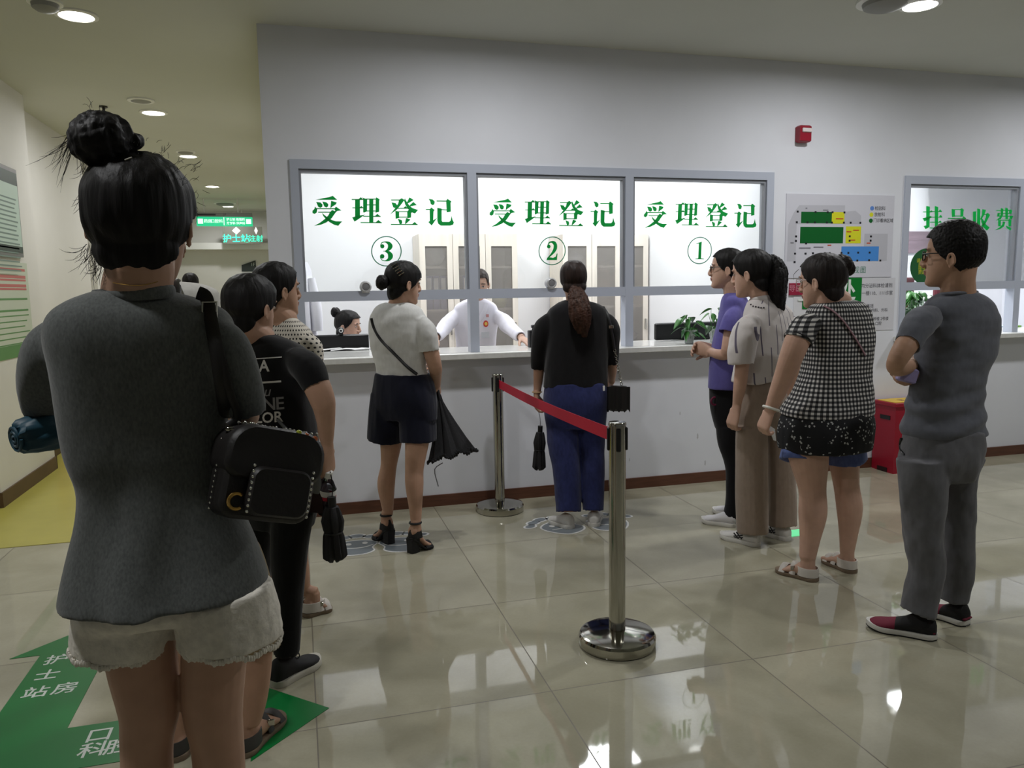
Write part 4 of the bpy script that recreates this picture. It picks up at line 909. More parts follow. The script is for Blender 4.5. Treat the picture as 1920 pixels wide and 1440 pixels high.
        for i, off in enumerate((-.030, -.013, .002, .016, .028)):
            for q in (1,):
                o2 = off*q; r_ = .012 if i == 0 else .0085
                a0 = h+d*(f*.78)+sd*(o2*(w_/.043)*s.inner(h, sd))+Vector((0, 0, zb(.8)+.014)); s.b.tube([a0, a0+d*f*(.13-.012*i)+Vector((0, 0, -.002)), a0+d*f*(.19-.016*i)+Vector((0, 0, -.006))], [r_, r_, r_*.75], n=9, smooth=2)
        ak = h+d*(.052)+Vector((0, 0, ball+lift+.085))
        s.b.tube([h+d*.05+Vector((0, 0, zb(.1)+.03)), ak], [.034, ank_r], n=14)
        return ak
    def inner(s, h, sd):
        """+1 when the side vector points away from the body's middle line (big toe lies on the inner side)."""
        return 1 if (h-s.base).dot(sd) >= 0 else -1
    def sole(s, b, heel, toe, w_, z0, z1, x0=0., x1=1., lift=None):
        h, d, sd, L = s.foot_frame(heel, toe); rings = []
        out = [(t, 1) for t in [x0+(x1-x0)*i/18 for i in range(19)]]
        pts = [(t, foot_w(t)) for t, _ in out]+[(t, -foot_w(t)) for t, _ in out[::-1]]
        lz = lift or (lambda t: 0)
        for z, k in ((z0, .94), (z0+.004, 1), (z1-.004, 1), (z1, .96)):
            rings.append([h+d*(L*(x0+(t-x0)*1))+sd*(w_*q*k)+Vector((0, 0, z+lz(t))) for t, q in pts])
        b.loft(rings)
    def sneaker(s, heel, toe, up_m, sole_m, w_=.047, hgt=.085, toe_m=None, lace_m=None, loops=False):
        h, d, sd, L = s.foot_frame(heel, toe); b = B(); rings = []
        for t, hh in ((.01,.055),(.03,.82*hgt),(.10,hgt),(.22,hgt*1.0),(.34,hgt*1.0),(.45,.072),(.58,.058),(.70,.048),(.80,.044),(.88,.040),(.95,.032),(.99,.022)):
            hw = w_*foot_w(t)*.96; c = h+d*L*t; ring = []
            for a in range(24):
                cc, ss = cos(a*pi/12), sin(a*pi/12)
                x = math.copysign(abs(cc)**.8, cc)*hw*(1-.38*max(0, ss)*(1 if t < .5 else .5)); z = .012+(hh-.012)*(.5+.5*math.copysign(abs(ss)**.8, ss))
                ring.append(c+sd*x+Vector((0, 0, z)))
            rings.append(ring)
        b.loft(rings)
        if toe_m:
            k = 0
            for i, f in enumerate(b.f):
                c = sum((b.v[j] for j in f), Vector())/len(f)
                if (c-h).dot(d) > L*(.60-.25*min(1, max(0, (.07-c.z)/.06))*.0) and c.z < .2: b.mi[i] = 1
        r = obj('shoe', b, [up_m, toe_m or up_m], s.root); so = B(); s.sole(so, heel, toe, w_*1.04, 0, .024, lift=lambda t: .010*max(0, t-.75)/.25); obj('sole', so, sole_m, r)
        lc = B()
        for i in range(4):
            t = .48+.07*i; c = h+d*L*t; hh = interp([(.45,.072),(.58,.058),(.70,.048)], t)
            lc.tube([c+sd*q*w_*.42+Vector((0, 0, hh-.004-.008*abs(q))) for q in (-1, -.4, .4, 1)], .0028, n=6)
        if loops:
            for q in (-1, 1): lc.torus(h+d*L*.47+sd*q*.016+Vector((0, 0, .08)), .011, .002, Matrix.Rotation(pi/2*.8, 3, sd), n=12, m=6)
        obj('laces', lc, lace_m or sole_m, r)
        return r, h, d, sd, L
    # --- finishing
    def body(s):
        me = remesh(s.b, s.voxel, 3, s.base, 'body'); me.materials.append(s.skin); me.materials.append(LIP)
        if s.Mh:
            Mi = s.Mh.inverted(); 
            for p in me.polygons:
                q = Mi @ (p.center+s.base)
                if abs(q.x) < .023 and q.y > .074 and -.0745 < q.z < -.0515 and abs(q.x) < .024-abs(q.z+.063)*.9: p.material_index = 1
        me.polygons.foreach_set('use_smooth', [True]*len(me.polygons))
        o = bpy.data.objects.new('body', me); COL.objects.link(o); o.parent = s.root; s.bo = o; return o
    def garment(s, name, m, torso=None, limbs=(), voxel=.006, amp=.006, f=(9, 9, 4), open_t=True, sm=4, extra=None, uv=False, N=44, k=.84, fold=None, parent=None, arms=None):
        b = B()
        if torso:
            r = s.rows(torso, grow=.004, N=N); b.loft(recess(r, k=k+.03) if open_t else r)
        sm0 = sm; arms = (name in ('t_shirt', 'top', 'blouse', 'checked_top', 'white_coat')) if arms is None else arms
        for l in limbs:
            l = list(l)
            if arms: l[0] = (l[0][0], l[0][1]+.42*l[0][3], l[0][2], l[0][3]*.66); sm = max(sm, 14)
            b.loft(recess(s.limb_rings(l, .002), k=k-.02))
        if extra: extra(b)
        me = remesh(b, voxel, sm, s.base, name); o_ = s.base
        sx = Vector(f)
        def dsp(p):
            q = Vector((p.x*sx.x, p.y*sx.y, p.z*sx.z))+o_*3
            v = noise.noise(q)+.5*noise.noise(q*2.3)
            return amp*v
        displace(me, dsp)
        if fold:
            for v in me.vertices:
                h_ = v.co-s.F*v.co.dot(s.F)*.0; h_ = Vector((h_.x, h_.y, 0)); l_ = h_.length
                if l_ > .03: v.co += h_/l_*fold(v.co+o_)
            me.update()
        if uv:
            a = me.attributes.new('cloth_uv', 'FLOAT_VECTOR', 'POINT')
            for i, v in enumerate(me.vertices):
                p = v.co; u = p.dot(s.R); w_ = p.dot(s.F)
                a.data[i].vector = (atan2(u, -w_)*uv, p.z, 0)
        me.materials.append(m); me.polygons.foreach_set('use_smooth', [True]*len(me.polygons))
        o = bpy.data.objects.new(name, me); COL.objects.link(o); o.parent = parent or s.root; return o
    def hair(s, m=None, line=HL, t=.010, tz=.008, extra=None, amp=.003, voxel=.004, zmin=-.112, push=.68, tb=None, rough=0., fr=(55, 55, 9), nape=True, low=.55):
        b = B(); b.loft(head_rings(t, tz, zmin, tb=tb, low=low))
        if nape: b.ell((0,-.052,-.054), (.066+(.55-low)*.022,.040,.056), nu=24, nv=16)
        if extra: extra(b)
        me = remesh(b, voxel, 3, (0, 0, 0), 'hair')
        def dsp(p): return amp*noise.noise(Vector((p.x*fr[0], p.y*fr[1], p.z*fr[2])))+(rough*noise.noise(p*150) if rough else 0)
        displace(me, dsp)
        for v in me.vertices:
            p = v.co; lim = interp(line, p.z); q = sstep(0, .009, p.y-lim+.002*noise.noise(p*140))
            if q > 0 and p.z < .1:
                c = Vector((0, .0, max(-.06, p.z*.85))); v.co = p.lerp(c+(p-c)*(push if p.z > .02 else .45), q)
        me.transform(Matrix.Translation(-s.base) @ s.Mh); me.materials.append(m or HAIR)
        me.polygons.foreach_set('use_smooth', [True]*len(me.polygons))
        o = bpy.data.objects.new('hair', me); COL.objects.link(o); o.parent = s.root; return o
    def hairpart(s, name, fn, m=None, amp=.004, voxel=.004, fr=(60, 60, 10), parent=None, local=True, sm=2):
        """bun, ponytail ... fn fills a builder in head coordinates (or world ones)."""
        b = B(); fn(b); me = remesh(b, voxel, sm, (0, 0, 0), name)
        displace(me, lambda p: amp*noise.noise(Vector((p.x*fr[0], p.y*fr[1], p.z*fr[2])))+amp*.5*noise.noise(p*130))
        me.transform((Matrix.Translation(-s.base) @ s.Mh) if local else Matrix.Translation(-s.base)); me.materials.append(m or HAIR)
        me.polygons.foreach_set('use_smooth', [True]*len(me.polygons))
        o = bpy.data.objects.new(name, me); COL.objects.link(o); o.parent = parent or s.root; return o
    def strands(s, lst, m=None, r=.0006, name='loose_hair'):
        """lst of point lists in head coordinates."""
        b = B()
        for P in lst: b.tube([s.Mh @ Vector(p) for p in P], [r*s.hs]*(len(P)-1)+[r*.3], n=4, smooth=3)
        return obj(name, b, m or HAIR, s.root)
    def glasses(s, m, rim=.0016, hw=.024, hh=.017):
        b = B()
        for q in (-1, 1):
            c = Vector((q*.033,.094,.000)); P = [c+Vector((hw*math.copysign(abs(cos(a))**.75, cos(a)), -.004*abs(cos(a)), hh*math.copysign(abs(sin(a))**.75, sin(a)))) for a in [2*pi*i/24 for i in range(25)]]
            b.tube(P, rim, n=6); b.tube([Vector((q*.057,.090,.006)), Vector((q*.074,.06,.008)), Vector((q*.082,-.005,.010)), Vector((q*.083,-.022,-.008))], rim*1.3, n=6)
        b.tube([Vector((-.010,.096,.004)), Vector((0,.099,.007)), Vector((.010,.096,.004))], rim, n=6)
        o = obj('glasses', B().add(b, s.Mh), m, s.root); g = B()
        for q in (-1, 1):
            c = Vector((q*.033,.0935,.000)); g.poly([s.Mh @ (c+Vector((hw*.97*cos(a*pi/9), 0, hh*.97*sin(a*pi/9)))) for a in range(18)])
        obj('lenses', g, GLASS, o, smooth=False, recalc=False)
    def decal(s, target, b, o, xd, yd, m, name='print', off=.0025, cuts=1):
        """lay flat lettering (builder in xy) onto a garment by shooting along the plane normal."""
        me = b.mesh(name); subdivided(me, cuts); M = plane_M(o, xd, yd); n = M.to_3x3() @ Vector((0, 0, -1)); tm = target.data
        bvh = BVHTree.FromPolygons([v.co+s.base for v in tm.vertices], [tuple(p.vertices) for p in tm.polygons]); bad = []
        for v in me.vertices:
            p = M @ v.co; hit = bvh.ray_cast(p-n*.5, n)
            v.co = ((hit[0] if hit[0] else p)-n*off)-s.base
            if not hit[0]: bad.append(v.index)
        if bad:
            bm = bmesh.new(); bm.from_mesh(me); bm.verts.ensure_lookup_table(); bmesh.ops.delete(bm, geom=[bm.verts[i] for i in bad], context='VERTS'); bm.to_mesh(me); bm.free()
        me.materials.append(m); ob = bpy.data.objects.new(name, me); COL.objects.link(ob); ob.parent = target; return ob
    def on_surface(s, target, x, y, off=.004):
        """point of a garment seen at this pixel."""
        tm = target.data; key = id(target)
        if getattr(s, '_bk', None) != key:
            s._bv = BVHTree.FromPolygons([v.co+s.base for v in tm.vertices], [tuple(p.vertices) for p in tm.polygons]); s._bk = key
        d = ray(x, y).normalized(); h = s._bv.ray_cast(CAM, d); 
        return (h[0]-d*off) if h[0] else s.pt(x, y)
def strap_b(P, w_, th, n=4, upv=None):
    """flat strap through world points, width across, thin."""
    return B().tube(P, w_/2, n=8, flat=(1, th/(w_/2)), smooth=n, upv=upv)
# ================================================================== PEOPLE: the queue
SOLEW = mat('sole_white', (214, 212, 206), .5); SOLEB = mat('sole_black', (24, 24, 24), .6)
def leg(p, pts, heel, toe, lift=0., foot=True, w_=.043, ank_r=.031, d0=0., grow=0.):
    """bare or clothed leg through pixel points down to an ankle set by the foot on the floor."""
    h, d, sd, L = p.foot_frame(heel, toe)
    ak = p.foot(heel, toe, lift, w_=w_, ank_r=ank_r) if foot else h+d*.055+Vector((0, 0, .09))
    dA = (ak-CAM).dot(fh)-p.D; n = len(pts); q = []
    for i, (x, y, r_) in enumerate(pts): q.append((x, y, d0+(dA-d0)*i/max(1, n-1), r_))
    rr = p.limb_rings(q, grow); p.b.loft(rr)
    last = p.pt(*q[-1][:3]); p.b.tube([last+Vector((0, 0, .01)), ak, ak-Vector((0, 0, .03))], [q[-1][3]*p.mpp(q[-1][2])+grow, ank_r, ank_r], n=16)
    return q
def pant(p, pts, heel, toe, d0=0.):
    h, d, sd, L = p.foot_frame(heel, toe); dA = (h+d*.06-CAM).dot(fh)-p.D; n = len(pts)
    return [(x, y, d0+(dA-d0)*i/max(1, n-1), r_) for i, (x, y, r_) in enumerate(pts)]
def shade(rows, f): return [(y, (xl+xr)/2-(xr-xl)/2*f, (xl+xr)/2+(xr-xl)/2*f, d, k) for y, xl, xr, d, k in rows]
def armw(p, pts): p.limb(pts)
# ---- 1 woman in white shirt at window three
W = Person(at_z(752, 1018), 35, 'woman in white shirt, navy shorts and black block heels, waiting at window three')
ws = [(568,724,764,0,.8),(576,708,783,0,.62),(592,697,794,0,.62),(614,694,800,0,.64),(650,697,801,0,.64),(682,705,798,0,.64),(706,708,801,0,.66),(716,708,801,0,.66)]
W.torso(ws); W.torso([(700,706,802,0,.66),(740,700,812,0,.66),(770,704,806,0,.6)], -.035)
W.head(757, 531, 64, .97, pitch=-4, neck=(744, 578, .0), neck_r=.050)
W.limb([(788,596,-.09,15),(804,645,-.09,14.5),(815,685,-.07,13.5),(817,700,.0,11.5),(818,722,.10,8.5)])
W.limb([(712,596,.09,14),(712,650,.15,13),(722,684,.2,12),(765,694,.26,9)])
W.hand(W.b, W.pt(818,722,.10), W.pt(820,745,.16)-W.pt(818,722,.10), -W.R, -1, curl=.9)
W.hand(W.b, W.pt(765,694,.26), W.R+W.F*.2, -W.F, -1, curl=.4)
leg(W, [(731,800,23),(733,828,21),(729,872,15.5),(724,906,17),(726,940,13),(728,966,8.8)], (735,1021), (703,1007), .075, d0=.05, w_=.040, ank_r=.026)
leg(W, [(783,800,25),(782,828,23),(777,878,18),(777,910,17.5),(779,950,13),(780,985,9.5)], (767,1038), (810,1024), .075, d0=-.05, w_=.040, ank_r=.026)
W.body(); W.face()
navy = cloth('navy_cloth', (20, 22, 38), heather=.1)
W.garment('t_shirt', cloth('white_cotton_shirt', (206, 206, 204)), ws, [[(786,592,-.08,18),(799,622,-.09,19.5),(805,660,-.09,18)], [(712,594,.08,18),(708,622,.11,17),(710,645,.14,15)]], amp=.006, f=(7, 7, 11))
W.garment('shorts', navy, [(700,706,801,0,.70),(722,703,811,0,.70),(755,697,817,0,.64),(785,696,816,0,.48)], [[(730,742,.03,34),(725,780,.04,33.5),(721,826,.05,33)],[(778,742,-.03,34),(782,780,-.04,35),(784,828,-.05,35)]], amp=.005, f=(14, 14, 3))
wh = W.hair(line=HLF, t=.012, tz=.012, tb=.014, amp=.003); 
bn = W.hairpart('hair_bun', lambda b: (b.ell((0,-.132,-.004), (.040,.034,.042)), b.torus((0,-.128,-.004), .026, .017, Matrix.Rotation(pi/2, 3, 'X'), n=16, m=8)))
b = B()
for i in range(5): b.tube([W.on_surface(wh, 739+3.4*i+q*5, 497+4.2*i-q*3, .005) for q in (-1, 0, 1)], .0026, n=6)
obj('hair_clip', b, STEEL, W.root)
HEELB = mat('black_suede', (22, 21, 22), .7)
def heel_shoe(p, heel, toe, lift=.075, w_=.041):
    h, d, sd, L = p.foot_frame(heel, toe); f = L*.93; b = B()
    zb = lambda t: lift*(1-sstep(.05, .68, t))
    p.sole(b, heel, toe, w_*1.03, .0, .011, 0, 1, lift=zb); r = obj('shoe', b, HEELB, p.root)
    b = B(); b.loft([[h+d*(.03+x*s_)+sd*y*s_+Vector((0, 0, z)) for x, y in ((-.026,-.022),(.0,-.027),(.026,-.022),(.026,.022),(0,.027),(-.026,.022))] for z, s_ in ((0, 1), (lift*.5, 1.0), (lift+.004, 1.12))]); obj('block_heel', b, HEELB, r, angle=30)
    b = B(); b.loft([[h+d*(.050+.050*k*-cos(a))+sd*(.041*k*sin(a))+Vector((0, 0, z)) for a in [radians(v) for v in range(-115, 116, 12)]] for z, k in ((lift+.006, .95), (lift+.03, .88), (lift+.062, .66), (lift+.064, .62), (lift+.03, .82), (lift+.008, .88))], closed=False); obj('heel_counter', b, HEELB, r)
    c = h+d*.05+Vector((0, 0, lift+.085)); obj('ankle_strap', B().torus(c, .030, .006, n=24, m=6), HEELB, r)
    b = B(); c = h+d*f*.78
    b.tube([c+sd*w_*q*.98+Vector((0, 0, .012+.030*(1-q*q))) for q in (-1, -.8, -.4, 0, .4, .8, 1)], .014, n=8, flat=(1.6, .4), upv=(0, 0, 1)); obj('toe_strap', b, HEELB, r)
heel_shoe(W, (735,1021), (703,1007)); heel_shoe(W, (767,1038), (810,1024))
shirt = [c for c in W.root.children if c.name.startswith('t_shirt')][0]
P = [W.on_surface(shirt, x, y, .006) for x, y in ((697,597),(701,613),(712,634),(728,652),(746,670),(764,688),(782,702))]
tag(obj('bag_strap', strap_b(P, .020, .004), mat('black_leather', (22, 21, 22), .45)), 'black crossbody strap over the white shirt at window three', 'bag strap')
# her black lace umbrella
LACE = mat('black_lace', (24, 24, 27), .8, noise_amt=.4, nscale=120)
um = W.pt(822, 740, .10); tip = W.pt(846, 862, .02); ax = (tip-um).normalized(); s1_ = ax.cross(Vector((0, 1, 0))).normalized(); s2_ = ax.cross(s1_)
ue = empty('umbrella', um, 'black lace-edged umbrella, loosely closed, hanging from the hand of the woman in the white shirt', 'umbrella'); b = B(); rings = []; n_ = 56
Lu = (W.pt(850,852,.05)-um).length; a2 = (W.pt(848,852,.05)-um).normalized(); s1_ = a2.cross(Vector((0, 1, 0))).normalized(); s2_ = a2.cross(s1_)
for t, rr in ((.0,.012),(.12,.016),(.25,.028),(.5,.055),(.75,.088),(.92,.112),(1.0,.124),(.99,.108),(.8,.08),(.5,.045)):
    rings.append([um+a2*(Lu*t+(.018*sin(8*2*pi*k/n_)*t if t > .6 else 0))+(s1_*cos(2*pi*k/n_)+s2_*sin(2*pi*k/n_)*.6)*rr*(1+.16*sin(8*2*pi*k/n_)+.05*sin(23*2*pi*k/n_)*t) for k in range(n_)])
obj('canopy', b.loft(rings), LACE, ue); obj('handle', B().tube([um-a2*.06, um+a2*.03], .011), BLACKP, ue)
b = B()
for k in range(72):
    a = 2*pi*k/72; c = um+a2*(Lu*1.0+.012*sin(8*a))+(s1_*cos(a)+s2_*sin(a)*.6)*.124*(1+.16*sin(8*a)); b.ell(c, (.007,.006,.010+.004*sin(k*1.7)), nu=8, nv=6)
obj('lace_edge', b, LACE, ue)
obj('cord', B().tube([W.pt(830,868,.03), W.pt(815,880,.04), W.pt(820,905,.04), W.pt(822,912,.04)], .003, n=6, smooth=3), mat('grey_cord', (128, 130, 138), .7), ue)
# ---- 2 woman in black at window two
K = Person(at_z(1083, 978), -3, 'woman in black top and blue jeans with a long brown ponytail at window two')
ks = [(562,1060,1098,0,.8),(570,1042,1120,0,.62),(584,1028,1138,0,.60),(612,1024,1142,0,.62),(650,1022,1140,0,.64),(693,1021,1139,0,.66),(726,1019,1139,0,.68)]
kp = [(715,1022,1137,0,.70),(745,1019,1139,0,.74),(772,1020,1138,0,.74),(800,1024,1134,0,.68)]
K.torso(ks); K.torso(kp, -.02); K.head(1075, 524, -6, .92, pitch=-6, ears=False, neck=(1080, 568, 0))
K.limb([(1030,592,0,15),(1017,630,.01,13),(1011,670,.03,11.5),(1010,698,.05,10),(1007,738,.06,6.8)])
K.limb([(1136,592,0,15),(1144,630,.01,13),(1146,665,.03,11.5),(1147,692,.08,10),(1146,714,.16,7)])
K.hand(K.b, K.pt(1007,738,.06), Vector((-.02, .1, -1)), K.R, -1, curl=.75)
K.hand(K.b, K.pt(1146,714,.16), K.F-Vector((0, 0, .3)), -K.R, 1, curl=.6)
kl = pant(K, [(1053,780,31),(1057,835,29),(1062,880,26.5),(1065,930,25),(1066,960,24)], (1073,992), (1033,978)); kr = pant(K, [(1108,780,30),(1109,835,24),(1111,880,22.5),(1112,930,20.5),(1112,957,20)], (1113,989), (1118,966))
for q in (kl, kr): K.limb([(x, y, d, r_*.75) for x, y, d, r_ in q])
K.body(); blk = cloth('black_knit', (19, 18, 20), heather=.15)
K.garment('top', blk, ks, [[(1033,588,0,19),(1020,616,0,19),(1013,655,.02,16.5),(1010,692,.045,14)],[(1133,588,0,19),(1143,616,0,18),(1146,650,.02,15),(1147,682,.05,13)]], amp=.006)
den = cloth('blue_denim', (42, 48, 92), heather=.18)
jn = K.garment('jeans', den, kp, [kl, kr], amp=.005, f=(9, 9, 6))
obj('label_patch', B().box(K.on_surface(jn, 1132, 728, .004), (.012, .006, .03)), PAPERW, jn)
K.hair(t=.010, tz=.006, low=.2, amp=.003, m=hair_mat('dark_brown_hair', (36, 25, 21)))
K.hairpart('ponytail', lambda b: b.tube([K.pt(x, y, d) for x, y, d in ((1079,536,-.06),(1083,556,-.10),(1087,578,-.13),(1090,600,-.14),(1094,618,-.13),(1098,632,-.12))], [.036,.056,.066,.060,.040,.010], n=24, smooth=4, flat=(1, .55)), m=HAIRB, amp=.006, local=False, voxel=.004, fr=(75, 75, 5))
obj('bracelet', B().torus(K.pt(1007,735,.06), .027, .004, n=20), mat('bracelet_tan', (180, 150, 110), .5), K.root)
K.sneaker((1073,992), (1033,978), mat('white_leather', (206, 204, 200), .45), SOLEW); K.sneaker((1113,989), (1118,966), MATS['white_leather'], SOLEW)
# bag
bc = K.pt(1159, 747, -.02); bg = empty('handbag', bc, 'small black handbag with silver chain hanging at the right hip of the woman in jeans', 'handbag')
BLE = mat('black_leather_soft', (20, 19, 20), .42)
Mz = Matrix.Rotation(-YAW-.2, 3, 'Z'); b = B(); b.box(bc, (.135, .07, .15), Mz, bev=.02); obj('bag_body', b, BLE, bg)
b = B(); rr = []
for i in range(24): a = i/23*2-1; rr.append([bc+Mz @ Vector((.072*a, -.040-.003*cos(a*9), .075)), bc+Mz @ Vector((.072*a, -.046-.004*cos(a*9), -.065-.012*sin(a*14))), bc+Mz @ Vector((.072*a, -.040, -.065-.012*sin(a*14))), bc+Mz @ Vector((.072*a, -.036, .07))])
obj('flap', b.loft(rr), BLE, bg)
top_ = [c for c in K.root.children if c.name.startswith('top')][0]
P = [K.on_surface(top_, x, y, .006) for x, y in ((1131,575),(1139,592),(1145,612),(1149,634),(1152,655))]; obj('strap', strap_b(P, .022, .004), BLE, bg); obj('buckle', B().box(K.on_surface(top_, 1146, 613, .010), (.028, .006, .02), bev=.002), STEEL, bg)
A0, A1 = P[-1], bc+Vector((.01, -.03, .08)); b = B()
for i in range(13): t = (i+.5)/13; b.torus(A0.lerp(A1, t), .008, .0022, Matrix.Rotation(pi/2*(i % 2), 3, 'Z') @ Matrix.Rotation(pi/2, 3, 'X'), n=10, m=5)
obj('chain', b, STEEL, bg)
# her folded umbrella
def folded_umbrella(top, bot, r_, label, col, cord_from=None, seed=1):
    top, bot = Vector(top), Vector(bot); e = empty('folded_umbrella', top, label, 'umbrella'); a = (bot-top).normalized(); L = (bot-top).length
    u = a.cross(Vector((0, 1, 0))).normalized(); v = a.cross(u); rings = []; n = 40
    for t, k in ((.0,.35),(.10,.36),(.11,.62),(.2,.8),(.35,1),(.5,.86),(.53,.78),(.6,.9),(.8,1.0),(.93,1.05),(.97,.8),(1,.3)):
        rings.append([top+a*L*(t+(.03*sin(7*q*2*pi/n+seed) if t > .75 else 0))+(u*cos(2*pi*q/n)+v*sin(2*pi*q/n))*r_*k*(1+(.14*sin(6*2*pi*q/n+seed+t*2)+.06*sin(13*2*pi*q/n))*(t > .1)) for q in range(n)])
    obj('canopy', B().loft(rings), col, e); obj('handle', B().tube([top-a*.012, top+a*L*.12], r_*.42), BLACKP, e)
    obj('tie_strap', B().torus(top+a*L*.53, r_*.82, .004, a.to_track_quat('Z', 'Y').to_matrix(), n=24), BLACKP, e)
    if cord_from is not None: obj('cord', B().tube([Vector(cord_from), (Vector(cord_from)+top)/2+Vector((.006, 0, 0)), top], .0018, n=6, smooth=3), BLACKP, e)
    return e
UMB = mat('umbrella_black', (23, 22, 25), .7)
folded_umbrella(K.pt(1013,802,.04), K.pt(1010,880,.04), .036, 'small black folded umbrella dangling from the left hand of the woman in black and jeans', UMB, K.pt(1009,768,.06), 2)
# ---- 3 woman in purple
PU = Person(at_z(1365, 978), -82, 'woman in purple t-shirt and glasses with folded hands, first in the window one queue', skin=SKP)
ps = [(550,1362,1392,0,.8),(560,1355,1400,0,.60),(580,1351,1405,0,.62),(606,1345,1405,0,.66),(640,1337,1402,0,.68),(676,1331,1400,0,.70),(727,1328,1397,0,.72)]
pp = [(718,1330,1396,0,.78),(766,1333,1398,0,.80),(800,1341,1396,0,.72)]
PU.torso(ps); PU.torso(pp, -.02); PU.head(1363, 504, -86, .97, pitch=2, neck=(1375, 554, 0), neck_r=.050)
PU.limb([(1379,580,-.10,11),(1371,612,-.145,11.5),(1365,650,-.17,12),(1361,664,-.15,11),(1345,664,-.12,9.5),(1333,659,-.06,7.5)])
PU.limb([(1377,580,.15,13),(1370,640,.17,11),(1360,662,.14,10.5),(1343,658,.08,9),(1333,654,.02,7.5)])
PU.hand(PU.b, PU.pt(1334,660,-.06), PU.F+Vector((0, 0, .25))-PU.R*-.35, PU.R, 1, curl=.85); PU.hand(PU.b, PU.pt(1334,653,.02), PU.F+Vector((0, 0, .1))+PU.R*-.4, -PU.R+Vector((0, 0, -.4)), -1, curl=.6)
pl_n = pant(PU, [(1366,800,23),(1367,830,20),(1376,868,16.5),(1377,904,15),(1375,945,14),(1370,970,15)], (1381,988), (1315,978), -.05); pl_f = pant(PU, [(1374,800,22),(1376,840,19),(1384,880,16),(1386,920,14),(1384,955,13)], (1398,970), (1336,960), .06)
for q in (pl_n, pl_f): PU.limb([(x, y, d, r_*.75) for x, y, d, r_ in q])
PU.body(); PU.face()
pt_ = PU.garment('t_shirt', cloth('purple_cotton', (98, 92, 158)), ps, [[(1380,576,-.10,17),(1371,600,-.145,16.5),(1363,626,-.17,16.5)],[(1378,576,.14,17),(1370,610,.17,16),(1366,630,.17,15)]], amp=.005)
obj('collar', B().tube([PU.pt(1362+13+14*cos(a*pi/8)*1.0, 552-1.5*sin(a*pi/8)*0, .055*sin(a*pi/8)) for a in range(17)], .006, n=8), BLACKP, pt_)
tr_ = PU.garment('trousers', cloth('black_trousers', (20, 19, 22)), pp, [pl_n, pl_f], amp=.005)
obj('embroidery', B().torus(PU.on_surface(tr_, 1340, 752, .004), .022, .006, Matrix.Rotation(pi/2, 3, 'X') @ Matrix.Scale(1, 3), n=20), mat('magenta_thread', (110, 26, 62), .7), tr_)
PU.hair(line=HLS, t=.009, tz=.010, tb=.012); PU.glasses(BLACKP)
PU.hairpart('ponytail', lambda b: b.tube([Vector((0,-.10,-.01)), Vector((0,-.135,-.03)), Vector((0,-.14,-.09)), Vector((0,-.12,-.16))], [.02,.03,.026,.008], n=16, smooth=3))
PU.sneaker((1381,988), (1315,978), mat('white_canvas', (204, 202, 204), .6), SOLEW); PU.sneaker((1398,970), (1336,960), MATS['white_canvas'], SOLEW)
# ---- 4 woman in pale blouse
L_ = Person(at_z(1432, 1012), -48, 'woman in pale striped blouse and beige wide trousers with black ponytail', skin=SKP)
ls = [(557,1412,1446,0,.8),(566,1404,1462,0,.62),(585,1398,1482,0,.60),(620,1392,1488,0,.64),(660,1387,1485,0,.68),(695,1378,1472,0,.72),(716,1374,1466,0,.74)]
lp = [(706,1386,1462,0,.74),(740,1384,1472,0,.80),(775,1381,1480,0,.80),(800,1383,1484,0,.7)]
L_.torso(ls); L_.torso(lp, -.02); L_.head(1408, 513, -70, 1.04, pitch=-6, neck=(1428, 562, 0), neck_r=.050)
L_.limb([(1404,592,-.13,16),(1396,640,-.16,14),(1391,690,-.15,13),(1387,726,-.14,12),(1382,756,-.12,8.5),(1381,766,-.12,7.8)])
L_.limb([(1478,592,.13,16),(1486,650,.16,14),(1488,690,.18,12.5),(1480,730,.22,11),(1470,765,.24,8)])
L_.hand(L_.b, L_.pt(1381,766,-.12), Vector((-.25, .1, -1)), L_.R, -1, curl=.7); L_.hand(L_.b, L_.pt(1470,765,.24), Vector((0, .1, -1)), -L_.R, 1, curl=.6)
ll = pant(L_, [(1410,800,29),(1409,850,30),(1409,920,30),(1410,965,29),(1411,998,29)], (1424,1025), (1351,1006), -.05); lr = pant(L_, [(1461,800,26),(1464,880,26.5),(1466,940,26.5),(1466,985,27)], (1481,1014), (1420,997), .06)
for q in (ll, lr): L_.limb([(x, y, d, r_*.6) for x, y, d, r_ in q])
L_.body(); L_.face()
def blouse_mat():
    m = mat('striped_linen', (206, 200, 198), .85, bump=.35, bscale=14, bdist=.012, sheen=.1); nt, b = nodes_of(m)
    at = nt.nodes.new('ShaderNodeAttribute'); at.attribute_name = 'cloth_uv'; sx = nt.nodes.new('ShaderNodeSeparateXYZ'); nt.links.new(at.outputs['Vector'], sx.inputs[0])
    u = mth(nt, 'MULTIPLY', mth(nt, 'ADD', sx.outputs[0], mth(nt, 'MULTIPLY', sx.outputs[1], .14)), 1/.062); cu_ = mth(nt, 'FLOOR', u); fu = mth(nt, 'FRACT', u)
    wn = nt.nodes.new('ShaderNodeTexWhiteNoise'); wn.noise_dimensions = '1D'; nt.links.new(cu_, wn.inputs['W'])
    v = mth(nt, 'FRACT', mth(nt, 'ADD', mth(nt, 'MULTIPLY', sx.outputs[1], 1/.27), wn.outputs['Value']))
    f = mth(nt, 'MULTIPLY', mth(nt, 'LESS_THAN', fu, .13), mth(nt, 'LESS_THAN', v, .58))
    nt.links.new(mixc(nt, f, lin((206, 200, 198)), lin((96, 90, 108))), b.inputs['Base Color']); return m
